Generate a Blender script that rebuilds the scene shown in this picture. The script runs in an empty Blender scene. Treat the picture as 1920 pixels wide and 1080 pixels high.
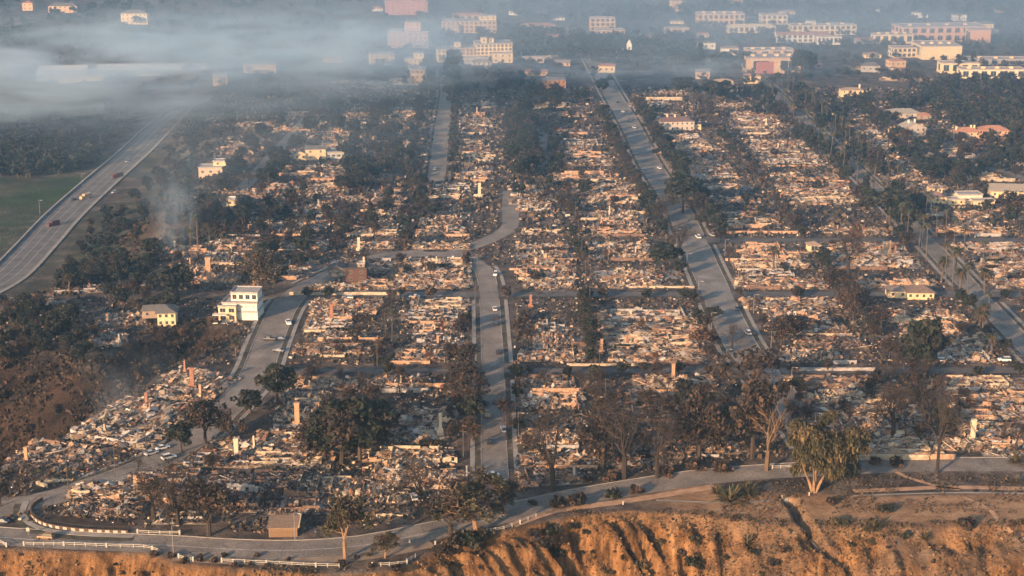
import bpy, math, random
import numpy as np
from mathutils import Matrix, Vector, Euler

R = math.radians
random.seed(7)
rng = np.random.default_rng(7)
scene = bpy.context.scene
COL = scene.collection

# ------------------------------------------------------------------ camera
CAM_H, FPX, PITCH = 187.0, 3000.0, math.atan(860 / 3000)
cam_d = bpy.data.cameras.new('camera')
cam_d.sensor_width = 36.0
cam_d.lens = 36.0 * FPX / 1920
cam_d.clip_start = 1.0
cam_d.clip_end = 9000
cam = bpy.data.objects.new('camera', cam_d)
cam.location = (0, 0, CAM_H)
cam.rotation_euler = (math.pi / 2 - PITCH, 0, 0)
COL.objects.link(cam)
scene.camera = cam
# ------------------------------------------------------------------ light
SUN_AZ, SUN_EL = 38.0, 15.0          # light travels away from the camera, 38 deg to the right
world = bpy.data.worlds.new('World')
scene.world = world
world.use_nodes = True
wn = world.node_tree
sky = wn.nodes.new('ShaderNodeTexSky')
sky.sky_type = 'NISHITA'
sky.sun_disc = False
sky.sun_elevation = R(SUN_EL)
sky.sun_rotation = R(180 + SUN_AZ)
sky.dust_density = 1.5
wn.links.new(sky.outputs[0], wn.nodes['Background'].inputs[0])
wn.nodes['Background'].inputs[1].default_value = 0.112
sl = bpy.data.lights.new('sun', 'SUN')
sl.energy = 5.0
sl.angle = R(0.6)
sl.color = (1.0, 0.61, 0.35)
so = bpy.data.objects.new('sun', sl)
ldir = Vector((math.sin(R(SUN_AZ)) * math.cos(R(SUN_EL)), math.cos(R(SUN_AZ)) * math.cos(R(SUN_EL)), -math.sin(R(SUN_EL))))
so.rotation_euler = ldir.to_track_quat('-Z', 'Y').to_euler()
so.location = (0, 0, 400)
COL.objects.link(so)
vs = scene.view_settings
vs.view_transform = 'Standard'
vs.look = 'None'
vs.gamma = 1
vs.use_curve_mapping = False
vs.exposure = 1.27
cy = scene.cycles
cy.max_bounces = 4
cy.diffuse_bounces = 2
cy.glossy_bounces = 2
cy.transmission_bounces = 2
cy.volume_bounces = 2
cy.volume_step_rate = 1.0
cy.volume_max_steps = 96
cy.use_denoising = True

# ------------------------------------------------------------------ materials
MATS = {}
def mat(name, col, rough=0.9, var=0.25, scale=1.0, attr=False, bump=0.0, metal=0.0, spec=0.2):
    """procedural: base colour (or the Col attribute) broken up by noise"""
    if name in MATS: return MATS[name]
    m = bpy.data.materials.new(name)
    m.use_nodes = True
    nt = m.node_tree
    b = nt.nodes['Principled BSDF']
    b.inputs['Roughness'].default_value = rough
    b.inputs['Metallic'].default_value = metal
    b.inputs['Specular IOR Level'].default_value = spec
    tc = nt.nodes.new('ShaderNodeTexCoord')
    no = nt.nodes.new('ShaderNodeTexNoise')
    no.inputs['Scale'].default_value = scale
    no.inputs['Detail'].default_value = 3
    nt.links.new(tc.outputs['Object'], no.inputs['Vector'])
    mr = nt.nodes.new('ShaderNodeMapRange')
    mr.inputs['From Min'].default_value = 0.3
    mr.inputs['From Max'].default_value = 0.7
    mr.inputs['To Min'].default_value = 1 - var
    mr.inputs['To Max'].default_value = 1 + var
    nt.links.new(no.outputs[0], mr.inputs[0])
    mul = nt.nodes.new('ShaderNodeVectorMath')
    mul.operation = 'SCALE'
    if attr:
        a = nt.nodes.new('ShaderNodeAttribute')
        a.attribute_name = 'Col'
        nt.links.new(a.outputs['Color'], mul.inputs[0])
    else:
        mul.inputs[0].default_value = col[:3]
    nt.links.new(mr.outputs[0], mul.inputs['Scale'])
    nt.links.new(mul.outputs[0], b.inputs['Base Color'])
    if bump:
        bp = nt.nodes.new('ShaderNodeBump')
        bp.inputs['Distance'].default_value = bump
        nt.links.new(no.outputs[0], bp.inputs['Height'])
        nt.links.new(bp.outputs[0], b.inputs['Normal'])
    MATS[name] = m
    return m

M_COL = mat('charred_debris', None, attr=True, var=0.3, scale=1.5)
M_LEAF = mat('leaf_clusters', None, attr=True, var=0.2, scale=0.6, rough=0.8)
M_WOOD = mat('burnt_wood', (0.07, 0.05, 0.04), var=0.4, scale=3)
M_GLASS = mat('dark_window_glass', (0.03, 0.035, 0.04), rough=0.15, spec=0.6, var=0.1)
M_TYRE = mat('tyre_rubber', (0.02, 0.02, 0.02), rough=0.8, var=0.1)
M_WHITE = mat('white_paint', (0.37, 0.34, 0.29), rough=0.6, var=0.1, scale=2)
M_CONC = mat('weathered_concrete', (0.30, 0.27, 0.235), var=0.2, scale=0.5)
M_POLE = mat('pole_timber', (0.09, 0.07, 0.055), var=0.2, scale=2)
M_METAL = mat('dull_metal', (0.3, 0.3, 0.3), rough=0.5, metal=0.3, var=0.1)

# ------------------------------------------------------------------ helpers
def link(o): COL.objects.link(o); return o
THINGS = []
def tag(o, label, cat, group=None):
    o['label'] = label; o['category'] = cat
    if group: o['group'] = group
    THINGS.append(o)
    return o
def empty(name, loc, rz=0.0, sc=1.0):
    o = bpy.data.objects.new(name, None)
    o.empty_display_size = 0.5
    o.location = loc; o.rotation_euler = (0, 0, rz)
    o.scale = (sc,) * 3 if not isinstance(sc, tuple) else sc
    return link(o)
def part(name, me, parent=None, loc=(0, 0, 0), rz=0.0, sc=None, kind=None, rot=None):
    o = bpy.data.objects.new(name, me)
    o.location = loc
    o.rotation_euler = rot if rot is not None else (0, 0, rz)
    if sc is not None: o.scale = sc if isinstance(sc, tuple) else (sc,) * 3
    if parent is not None: o.parent = parent
    if kind: o['kind'] = kind
    return link(o)

class MB:
    """collects geometry for one mesh"""
    def __init__(s): s.v = []; s.f = []; s.c = []; s.n = 0
    def add(s, v, f, c=(0.3, 0.3, 0.3)):
        v = np.asarray(v, float).reshape(-1, 3)
        s.v.append(v)
        s.f += [tuple(int(i) + s.n for i in q) for q in f]
        c = np.asarray(c, float)
        s.c.append(np.tile(c, (len(v), 1)) if c.ndim == 1 else c)
        s.n += len(v)
        return s
    def box(s, x0, x1, y0, y1, z0, z1, c=(0.3, 0.3, 0.3)):
        v = [(x, y, z) for z in (z0, z1) for y in (y0, y1) for x in (x0, x1)]
        return s.add(v, BOXF, c)
    def boxes(s, cen, dim, rot, col):
        """cen (n,3), dim (n,3) full sizes, rot (n,3,3), col (n,3)"""
        n = len(cen)
        loc = CUBE[None] * dim[:, None, :]
        v = np.einsum('nij,nkj->nki', rot, loc) + cen[:, None, :]
        base = s.n
        s.v.append(v.reshape(-1, 3))
        f = np.array(BOXF)[None] + (np.arange(n) * 8)[:, None, None] + base
        s.f += [tuple(q) for q in f.reshape(-1, 4).tolist()]
        s.c.append(np.repeat(col, 8, axis=0))
        s.n += n * 8
        return s
    def quads(s, v4, col):
        n = len(v4)
        base = s.n
        s.v.append(v4.reshape(-1, 3))
        s.f += [tuple(q) for q in (np.arange(n * 4).reshape(-1, 4) + base).tolist()]
        s.c.append(np.repeat(col, 4, axis=0))
        s.n += 4 * n
        return s
    def tube(s, p0, p1, r0, r1, c, k=4):
        p0 = np.array(p0, float); p1 = np.array(p1, float)
        d = p1 - p0; L = np.linalg.norm(d) + 1e-9; d = d / L
        a = np.cross(d, (0, 0, 1) if abs(d[2]) < 0.9 else (1, 0, 0)); a /= np.linalg.norm(a)
        b = np.cross(d, a)
        an = np.arange(k) * 2 * math.pi / k
        ring = np.cos(an)[:, None] * a + np.sin(an)[:, None] * b
        v = np.vstack([p0 + ring * r0, p1 + ring * r1])
        f = [(i, (i + 1) % k, k + (i + 1) % k, k + i) for i in range(k)]
        f.append(tuple(range(k, 2 * k)))
        return s.add(v, f, c)
    def mesh(s, name, m=None, smooth=False):
        me = bpy.data.meshes.new(name)
        v = np.vstack(s.v); nf = len(s.f)
        lens = np.array([len(q) for q in s.f])
        flat = np.fromiter((i for q in s.f for i in q), dtype=np.int32)
        me.vertices.add(len(v)); me.vertices.foreach_set('co', v.astype(np.float32).ravel())
        me.loops.add(len(flat)); me.loops.foreach_set('vertex_index', flat)
        me.polygons.add(nf)
        me.polygons.foreach_set('loop_start', np.concatenate([[0], np.cumsum(lens)[:-1]]).astype(np.int32))
        me.polygons.foreach_set('loop_total', lens.astype(np.int32))
        me.update(calc_edges=True)
        ca = me.attributes.new('Col', 'FLOAT_COLOR', 'POINT')
        c = np.vstack(s.c); c = np.hstack([c, np.ones((len(c), 1))]).astype(np.float32)
        ca.data.foreach_set('color', c.ravel())
        me.polygons.foreach_set('use_smooth', np.full(nf, smooth))
        if m: me.materials.append(m)
        return me
CUBE = np.array([(x, y, z) for z in (-.5, .5) for y in (-.5, .5) for x in (-.5, .5)])
BOXF = [(0, 2, 3, 1), (4, 5, 7, 6), (0, 1, 5, 4), (2, 6, 7, 3), (0, 4, 6, 2), (1, 3, 7, 5)]
def rots(n, tilt, r=rng, yaw=None):
    """random rotation matrices: any yaw, tilted by up to `tilt`"""
    a = r.uniform(0, 2 * math.pi, n) if yaw is None else yaw
    t = r.normal(0, tilt, n); u = r.normal(0, tilt, n)
    ca, sa, ct, st, cu, su = np.cos(a), np.sin(a), np.cos(t), np.sin(t), np.cos(u), np.sin(u)
    z = np.zeros(n); o = np.ones(n)
    Z = np.stack([ca, -sa, z, sa, ca, z, z, z, o], 1).reshape(n, 3, 3)
    X = np.stack([o, z, z, z, ct, -st, z, st, ct], 1).reshape(n, 3, 3)
    Y = np.stack([cu, z, su, z, o, z, -su, z, cu], 1).reshape(n, 3, 3)
    return Z @ X @ Y

# value noise
_perm = np.random.default_rng(3).random((256, 256))
def vnoise(x, y):
    x = np.asarray(x, float); y = np.asarray(y, float)
    xi = np.floor(x).astype(int); yi = np.floor(y).astype(int)
    fx = x - xi; fy = y - yi
    fx = fx * fx * (3 - 2 * fx); fy = fy * fy * (3 - 2 * fy)
    g = lambda a, b: _perm[a & 255, b & 255]
    return ((g(xi, yi) * (1 - fx) + g(xi + 1, yi) * fx) * (1 - fy) + (g(xi, yi + 1) * (1 - fx) + g(xi + 1, yi + 1) * fx) * fy)
def fbm(x, y, o=4):
    s = 0; a = 0.5
    for k in range(o):
        s = s + a * vnoise(x * 2 ** k + 17.3 * k, y * 2 ** k + 9.1 * k); a *= 0.5
    return s / (1 - 0.5 ** o)
def sstep(a, b, x):
    t = np.clip((x - a) / (b - a), 0, 1); return t * t * (3 - 2 * t)

# ------------------------------------------------------------------ where things stand
cp, sp = math.cos(PITCH), math.sin(PITCH)
def ray(px, py):
    u = px - 960; v = py - 540
    d = np.array([u, FPX * cp - v * sp, -FPX * sp - v * cp]); return d / np.linalg.norm(d)
def P0(px, py, z=0.0):
    d = ray(px, py); t = (CAM_H - z) / -d[2]; return (d[0] * t, d[1] * t)
def poly0(pts): return np.array([P0(*p) for p in pts])
def poly_sd(x, y, poly):
    """distance inside polygon (>0 inside), 0 outside"""
    x = np.asarray(x, float); y = np.asarray(y, float)
    inside = np.zeros(x.shape, bool); dist = np.full(x.shape, 1e9)
    n = len(poly)
    for i in range(n):
        x0, y0 = poly[i]; x1, y1 = poly[(i + 1) % n]
        c = ((y0 > y) != (y1 > y)) & (x < (x1 - x0) * (y - y0) / (y1 - y0 + 1e-12) + x0)
        inside ^= c
        dx, dy = x1 - x0, y1 - y0
        t = np.clip(((x - x0) * dx + (y - y0) * dy) / (dx * dx + dy * dy + 1e-9), 0, 1)
        dist = np.minimum(dist, np.hypot(x - x0 - t * dx, y - y0 - t * dy))
    return np.where(inside, dist, -dist)
def line_dist(x, y, pts):
    dist = np.full(np.shape(x), 1e9)
    for (x0, y0), (x1, y1) in zip(pts[:-1], pts[1:]):
        dx, dy = x1 - x0, y1 - y0
        t = np.clip(((x - x0) * dx + (y - y0) * dy) / (dx * dx + dy * dy + 1e-9), 0, 1)
        dist = np.minimum(dist, np.hypot(x - x0 - t * dx, y - y0 - t * dy))
    return dist

EDGE = poly0([(-300, 1000), (0, 1030), (280, 1038), (330, 1056), (420, 1064), (620, 1078), (740, 1070), (790, 1045), (860, 1015), (960, 992), (1080, 966), (1180, 958), (1260, 962), (1480, 985), (1700, 990), (1920, 985), (2300, 985)])
CANYON = poly0([(-500, 905), (0, 885), (70, 852), (180, 806), (262, 752), (300, 700), (395, 655), (452, 622), (385, 604), (300, 618), (240, 640), (180, 690), (120, 664), (60, 650), (-60, 660), (-500, 690)])
VALLEY = poly0([(-900, 610), (0, 585), (60, 560), (180, 522), (260, 488), (300, 462), (330, 400), (395, 345), (415, 270), (400, 205), (420, 165), (380, 130), (-900, 120)])
HILL = P0(350, 425)
TRENCH = []
def H(x, y, trench=True):
    x = np.asarray(x, float); y = np.asarray(y, float)
    z = np.zeros(np.broadcast(x, y).shape)
    d = np.interp(x, EDGE[:, 0], EDGE[:, 1]) - y
    dd = np.maximum(d + (fbm(x / 9, y / 9, 3) - 0.5) * 3.0 * sstep(-3, 2, d), 0)
    right = sstep(20, 75, x)
    slope_l = 0.95 * dd
    slope_r = 0.42 * dd + 0.35 * np.maximum(dd - 10, 0)
    base = -(slope_l * (1 - right) + slope_r * right)
    mid = sstep(-75, -45, x) * (1 - sstep(30, 60, x))
    amp = sstep(0, 8, dd)
    sk = x - 0.75 * dd * mid
    rid = 1 - np.abs(2 * fbm(sk / 7.5, dd / 30 + 3, 3) - 1) * 2
    rid2 = 1 - np.abs(2 * vnoise(sk / 2.6 + 40, dd / 14) - 1)
    base = base + amp * (1 - right * 0.6) * (np.sign(rid) * np.abs(rid) ** 1.3 * (6.5 + 2.0 * mid) + rid2 * 2.8 - 5.4)
    base = base + sstep(0, 5, dd) * right * (fbm(x / 5.5, y / 5.5, 4) - 0.5) * 3.6
    z = np.where(dd > 0, np.minimum(base, -0.28 * np.maximum(dd - 1.5 - 5 * right, 0)), 0)
    z = np.maximum(z, -62 + fbm(x / 30, y / 30, 2) * 4)
    # canyon at the left, valley of the big road
    cd = poly_sd(x, y, CANYON)
    cdn = np.maximum(cd + (fbm(x / 14, y / 14, 3) - 0.5) * 16 * sstep(0, 14, cd), 0)
    z = z - np.minimum(cdn * 0.62, 26) * (cd > 0)
    vd = poly_sd(x, y, VALLEY)
    z = z - 14 * sstep(0, 34, vd)
    r = np.hypot((x - HILL[0]) / 1.3, y - HILL[1])
    z = z + 12 * (1 - sstep(4, 30, r))
    # far rise
    z = z + sstep(1500, 2600, y) * 30
    if trench and TRENCH:
        td = line_dist(x, y, TRENCH)
        z = z - 3.0 * (1 - sstep(0.5, 2.2, td))
    return z
def G(px, py, trench=False):
    """the ground point seen at a pixel of the photograph (1920 x 1080)"""
    d = ray(px, py)
    t0 = (CAM_H - 20) / -d[2]
    ts = np.linspace(t0 * 0.9, (CAM_H + 62) / -d[2], 500)
    xs, ys, zs = d[0] * ts, d[1] * ts, CAM_H + d[2] * ts
    below = zs < H(xs, ys, trench)
    k = int(np.argmax(below)) if below.any() else len(ts) - 1
    if k == 0: k = 1
    ta, tb = ts[k - 1], ts[k]
    for _ in range(14):
        tm = (ta + tb) / 2
        if CAM_H + d[2] * tm < float(H(d[0] * tm, d[1] * tm, trench)): tb = tm
        else: ta = tm
    return Vector((d[0] * tb, d[1] * tb, float(H(d[0] * tb, d[1] * tb))))
TRENCH = [tuple(G(px, py, False)[:2]) for px, py in [(1478, 938), (1492, 952), (1500, 972), (1525, 1002), (1548, 1030), (1578, 1045), (1600, 1079), (1620, 1110)]]
_gs = []
for _x0, _x1, _y0, _y1, _st in ((-240, 240, 330, 475, 1.0), (-1000, 1000, 300, 2700, 3.0)):
    _a = np.arange(_x0, _x1 + _st, _st); _b = np.arange(_y0, _y1 + _st, _st); _X, _Y = np.meshgrid(_a, _b)
    _gs.append((_x0, _x1, _y0, _y1, _st, H(_X, _Y)))
def hq(x, y):
    for x0, x1, y0, y1, st, Z in _gs:
        if x0 < x < x1 and y0 < y < y1:
            u = (x - x0) / st; v = (y - y0) / st; i = int(u); j = int(v); u -= i; v -= j
            return float((Z[j, i] * (1 - u) + Z[j, i + 1] * u) * (1 - v) + (Z[j + 1, i] * (1 - u) + Z[j + 1, i + 1] * u) * v)
    return float(H(x, y))
def G(px, py, trench=False):
    d = ray(px, py); t = (CAM_H - 31) / -d[2]; t1 = (CAM_H + 62) / -d[2]
    if t * d[1] < 2600 and d[1] * (CAM_H / -d[2]) < 1500: t = (CAM_H - 13) / -d[2]
    st = (t1 - t) / 160; pt = t
    while t < t1 and CAM_H + d[2] * t > hq(d[0] * t, d[1] * t): pt = t; t += st
    a, b = pt, t
    for _ in range(12):
        m = (a + b) / 2
        if CAM_H + d[2] * m < hq(d[0] * m, d[1] * m): b = m
        else: a = m
    return Vector((d[0] * b, d[1] * b, hq(d[0] * b, d[1] * b)))
def PXM(py): return (py + 320) / 194.6      # pixels per metre on the mesa at that row
def gh(x, y): return hq(x, y)

# ------------------------------------------------------------------ ground
xs = np.concatenate([-190 - np.cumsum(np.linspace(1.2, 60, 48))[::-1], np.arange(-190, 190.1, 0.9), 190 + np.cumsum(np.linspace(1.2, 60, 48))])
ys = np.concatenate([np.linspace(-80, 330, 14), np.arange(336, 462, 0.75), np.arange(464, 740, 3.0), 740 + np.cumsum(np.linspace(4, 70, 85))])
GX, GY = np.meshgrid(xs, ys)
GZ = H(GX, GY)
LAWN = [poly0([(0, 470), (0, 400), (60, 370), (150, 330), (215, 320), (100, 400), (0, 470)]) , poly0([(95, 545), (140, 480), (175, 420), (205, 410), (215, 460), (130, 545)])]
edge_d = np.interp(GX, EDGE[:, 0], EDGE[:, 1]) - GY
yline = np.interp(GX, [-400, -30, 40, 100, 400], [0, 0, 2, 16, 22])
soil = np.maximum(sstep(-1.5, 1.5, edge_d), sstep(-22, -12, edge_d) * sstep(40, 60, GX) * (GY < 449)) * (1 - .5 * sstep(40, 80, GX) * sstep(.4, .6, fbm(GX / 14, GY / 9, 3)))
cdm = poly_sd(GX, GY, CANYON)
brown = sstep(-2, 4, cdm) + (1 - sstep(14, 34, np.hypot((GX - HILL[0]) / 1.3, GY - HILL[1])))
green = np.zeros_like(GX)
vz = poly_sd(GX, GY, VALLEY)
green = sstep(10, 25, vz) * sstep(0.5, 0.56, fbm(GX / 60, GY / 60, 2) + 0.08) * (GY < 1010)
dirt = sstep(30, 60, GX) * sstep(-24, -20, edge_d) * (1 - sstep(-6, 0, edge_d) * .6) * (GY < 455) * (edge_d < 4)
lw = [np.array([P0(*p, z=-14) for p in q_]) for q_ in ([(-20, 480), (-20, 330), (60, 335), (205, 322), (190, 340), (110, 395), (50, 440)], [(110, 540), (150, 470), (190, 420), (235, 400), (225, 450), (150, 530)])]
green = np.maximum(green * .3, (.6 + .4 * sstep(.4, .6, fbm(GX / 22, GY / 40, 3))) * np.maximum(sstep(-3, 6, poly_sd(GX, GY, lw[0])), sstep(-3, 6, poly_sd(GX, GY, lw[1]))))
class _G: pass
def grid_mesh(name, r0, r1, m):
    nx = len(xs); ny = r1 - r0
    v = np.stack([GX[r0:r1].ravel(), GY[r0:r1].ravel(), GZ[r0:r1].ravel()], 1)
    ii, jj = np.meshgrid(np.arange(nx - 1), np.arange(ny - 1))
    a = (jj * nx + ii).ravel()
    f = np.stack([a, a + 1, a + nx + 1, a + nx], 1).astype(np.int32)
    me = bpy.data.meshes.new(name)
    me.vertices.add(len(v)); me.vertices.foreach_set('co', v.astype(np.float32).ravel())
    me.loops.add(f.size); me.loops.foreach_set('vertex_index', f.ravel())
    me.polygons.add(len(f))
    me.polygons.foreach_set('loop_start', (np.arange(len(f)) * 4).astype(np.int32))
    me.polygons.foreach_set('loop_total', np.full(len(f), 4, np.int32))
    me.update(calc_edges=True)
    me.polygons.foreach_set('use_smooth', np.ones(len(f), bool))
    ca = me.attributes.new('Zone', 'FLOAT_COLOR', 'POINT')
    c = np.stack([soil[r0:r1].ravel(), np.clip(brown, 0, 1)[r0:r1].ravel(), green[r0:r1].ravel(), dirt[r0:r1].ravel()], 1)
    ca.data.foreach_set('color', c.astype(np.float32).ravel())
    me.materials.append(m)
    return me

def ground_material():
    m = bpy.data.materials.new('burnt_ground_and_soil')
    m.use_nodes = True
    nt = m.node_tree; N = nt.nodes.new; L = nt.links.new
    b = nt.nodes['Principled BSDF']
    b.inputs['Roughness'].default_value = 0.95
    b.inputs['Specular IOR Level'].default_value = 0.1
    geo = N('ShaderNodeNewGeometry')
    zone = N('ShaderNodeAttribute'); zone.attribute_name = 'Zone'
    sepz = N('ShaderNodeSeparateColor'); L(zone.outputs['Color'], sepz.inputs[0])
    def noise(sc, det=4, stretch=None, rough=0.6):
        n = N('ShaderNodeTexNoise'); n.inputs['Scale'].default_value = sc; n.inputs['Detail'].default_value = det
        n.inputs['Roughness'].default_value = rough
        if stretch:
            mp = N('ShaderNodeMapping'); mp.inputs['Scale'].default_value = stretch
            L(geo.outputs['Position'], mp.inputs[0]); L(mp.outputs[0], n.inputs['Vector'])
        else: L(geo.outputs['Position'], n.inputs['Vector'])
        return n.outputs[0]
    def ramp(fac, stops):
        r = N('ShaderNodeValToRGB'); e = r.color_ramp.elements
        e[0].position, e[0].color = stops[0][0], (*stops[0][1], 1)
        e[1].position, e[1].color = stops[-1][0], (*stops[-1][1], 1)
        for p, c in stops[1:-1]:
            q = e.new(p); q.color = (*c, 1)
        L(fac, r.inputs[0]); return r.outputs[0]
    def mix(f, a, b_):
        x = N('ShaderNodeMix'); x.data_type = 'RGBA'
        L(f, x.inputs['Factor']); L(a, x.inputs['A']); L(b_, x.inputs['B']); return x.outputs['Result']
    # mesa: char, ash, dry earth
    mesa = ramp(noise(0.09, 6, rough=0.72), [(0.3, (0.03, 0.027, 0.025)), (0.45, (0.07, 0.058, 0.05)), (0.55, (0.13, 0.10, 0.08)), (0.68, (0.23, 0.2, 0.17)), (0.8, (0.34, 0.31, 0.28))])
    soilc = ramp(noise(0.25, 6, (1, 0.5, 0.35), 0.7), [(0.28, (0.035, 0.02, 0.01)), (0.42, (0.13, 0.068, 0.03)), (0.55, (0.29, 0.15, 0.066)), (0.72, (0.42, 0.25, 0.12))])
    scrub = ramp(noise(0.6, 5), [(0.3, (0.045, 0.04, 0.022)), (0.6, (0.16, 0.10, 0.05))])
    sm = N('ShaderNodeMapRange'); L(noise(0.11, 5, rough=0.7), sm.inputs[0]); sm.inputs[1].default_value = 0.47; sm.inputs[2].default_value = 0.58
    # less scrub on steep faces
    sepn = N('ShaderNodeSeparateXYZ'); L(geo.outputs['Normal'], sepn.inputs[0])
    st = N('ShaderNodeMapRange'); L(sepn.outputs[2], st.inputs[0]); st.inputs[1].default_value = 0.62; st.inputs[2].default_value = 0.85
    ms = N('ShaderNodeMath'); ms.operation = 'MULTIPLY'; L(sm.outputs[0], ms.inputs[0]); L(st.outputs[0], ms.inputs[1])
    ms2 = N('ShaderNodeMath'); ms2.operation = 'MULTIPLY'; L(ms.outputs[0], ms2.inputs[0]); ms2.inputs[1].default_value = 0.55
    sx = N('ShaderNodeSeparateXYZ'); L(geo.outputs['Position'], sx.inputs[0])
    mx = N('ShaderNodeMapRange'); L(sx.outputs[0], mx.inputs[0]); mx.inputs[1].default_value = -70; mx.inputs[2].default_value = 20; mx.inputs[3].default_value = .2; mx.inputs[4].default_value = 1
    m3 = N('ShaderNodeMath'); m3.operation = 'MULTIPLY'; L(ms2.outputs[0], m3.inputs[0]); L(mx.outputs[0], m3.inputs[1])
    soilc = mix(m3.outputs[0], soilc, scrub)
    streak = ramp(noise(0.9, 5, (1, .35, .12), .7), [(0.32, (.45, .42, .4)), (0.5, (1, 1, 1)), (0.7, (1.25, 1.2, 1.1))])
    mu = N('ShaderNodeMix'); mu.data_type = 'RGBA'; mu.blend_type = 'MULTIPLY'; mu.inputs['Factor'].default_value = 1.0
    L(soilc, mu.inputs['A']); L(streak, mu.inputs['B']); soilc = mu.outputs['Result']
    brownc = ramp(noise(0.08, 6, rough=0.7), [(0.3, (0.013, 0.011, 0.009)), (0.45, (0.035, 0.024, 0.017)), (0.6, (0.075, 0.046, 0.03)), (0.75, (0.12, 0.075, 0.048))])
    greenc = ramp(noise(0.05, 5), [(0.35, (0.024, 0.042, 0.018)), (0.65, (0.05, 0.078, 0.03))])
    c = mix(sepz.outputs[2], mesa, greenc)
    c = mix(sepz.outputs[1], c, brownc)
    c = mix(sepz.outputs[0], c, soilc)
    dirtc = ramp(noise(0.18, 6, rough=.7), [(0.3, (0.13, .08, .048)), (0.45, (0.27, .165, .095)), (0.6, (0.38, .245, .145)), (0.75, (.45, .31, .20))])
    c = mix(zone.outputs['Alpha'], c, dirtc)
    L(c, b.inputs['Base Color'])
    bp = N('ShaderNodeBump'); bp.inputs['Distance'].default_value = 1.3; bp.inputs['Strength'].default_value = 1.0
    L(noise(0.9, 6, rough=0.75), bp.inputs['Height']); L(bp.outputs[0], b.inputs['Normal'])
    return m
M_GROUND = ground_material()
cut = int(np.searchsorted(ys, 452))
part('bluff', grid_mesh('bluff', 0, cut + 1, M_GROUND), kind='structure')
part('ground', grid_mesh('ground', cut, len(ys), M_GROUND), kind='structure')

# ------------------------------------------------------------------ roads
def resample(pts, step=5.0):
    pts = [Vector(p[:2]) for p in pts]
    q = [pts[0] * 2 - pts[1]] + pts + [pts[-1] * 2 - pts[-2]]
    out = []
    for i in range(1, len(q) - 2):
        p0, p1, p2, p3 = q[i - 1:i + 3]
        n = max(2, int((p2 - p1).length / step))
        for k in range(n):
            t = k / n
            out.append(0.5 * ((2 * p1) + (p2 - p0) * t + (2 * p0 - 5 * p1 + 4 * p2 - p3) * t * t + (3 * p1 - p0 - 3 * p2 + p3) * t ** 3))
    out.append(pts[-1])
    return out
def offs(path, o):
    r = []
    for i, p in enumerate(path):
        a = path[max(i - 1, 0)]; b = path[min(i + 1, len(path) - 1)]
        d = (b - a).normalized(); r.append(p + Vector((d.y, -d.x)) * o)      # + is to the right of travel
    return r
def ribbon(name, path, o0, o1, z, m, thick=0.0, sub=1, gaps=(), kind='structure', parent=None, hfix=None, c=(0.3, 0.3, 0.3)):
    mb = MB()
    lines = [offs(path, o0 + (o1 - o0) * k / sub) for k in range(sub + 1)]
    n = len(path)
    hz = lambda p: (gh(p.x, p.y) if hfix is None else hfix) + z
    segs = []; cur = []
    for i in range(n):
        y = path[i].y
        if any(a < y < b for a, b in gaps):
            if len(cur) > 1: segs.append(cur)
            cur = []
        else: cur.append(i)
    if len(cur) > 1: segs.append(cur)
    for sg in segs:
        v = []
        for i in sg:
            row = [(l[i].x, l[i].y, hz(l[i])) for l in lines]
            if thick: row = [(row[0][0], row[0][1], row[0][2] - thick)] + row + [(row[-1][0], row[-1][1], row[-1][2] - thick)]
            v += row
        w = len(v) // len(sg)
        f = [(k * w + j, k * w + j + 1, (k + 1) * w + j + 1, (k + 1) * w + j) for k in range(len(sg) - 1) for j in range(w - 1)]
        mb.add(v, f, c)
    if not segs: return None
    me = mb.mesh(name, m)
    return part(name, me, parent, kind=kind)
def road_mat(name, col):
    m = mat(name, col, var=.22, scale=.12); nt = m.node_tree; b = nt.nodes['Principled BSDF']
    src = b.inputs['Base Color'].links[0].from_socket; tc = nt.nodes['Texture Coordinate']
    out = src
    for kind, sc, lo, hi, a, c in (('n', 1.6, .42, .6, .78, 1.1), ('v', .16, 0, 1, .82, 1.12), ('c', .35, .0, .035, .55, 1.0)):
        if kind == 'n': t = nt.nodes.new('ShaderNodeTexNoise'); t.inputs['Detail'].default_value = 6; o_ = t.outputs[0]
        else:
            t = nt.nodes.new('ShaderNodeTexVoronoi'); t.feature = 'F1' if kind == 'v' else 'DISTANCE_TO_EDGE'
            o_ = t.outputs['Color'] if kind == 'v' else t.outputs['Distance']
        t.inputs['Scale'].default_value = sc; nt.links.new(tc.outputs['Object'], t.inputs['Vector'])
        mr = nt.nodes.new('ShaderNodeMapRange'); mr.inputs[1].default_value = lo; mr.inputs[2].default_value = hi; mr.inputs[3].default_value = a; mr.inputs[4].default_value = c
        nt.links.new(o_, mr.inputs[0])
        mu = nt.nodes.new('ShaderNodeVectorMath'); mu.operation = 'SCALE'; nt.links.new(out, mu.inputs[0]); nt.links.new(mr.outputs[0], mu.inputs['Scale']); out = mu.outputs[0]
    nt.links.new(out, b.inputs['Base Color']); return m
M_ROAD = road_mat('dusty_asphalt', (0.21, 0.18, 0.15))
M_ROAD2 = road_mat('dark_asphalt', (0.12, 0.11, 0.10))
M_PAVE = mat('pavement_concrete', (0.26, 0.235, 0.20), var=0.2, scale=0.3)
M_KERB = mat('kerb_concrete', (0.30, 0.27, 0.23), var=0.2, scale=0.3)
M_LINE = mat('worn_road_paint', (0.42, 0.40, 0.36), var=0.3, scale=0.7)
M_VERGE = mat('scorched_verge', (0.07, 0.06, 0.04), var=0.5, scale=0.4)
M_DIRT = mat('trodden_dirt', (0.36, 0.22, 0.13), var=0.25, scale=0.4)

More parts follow.
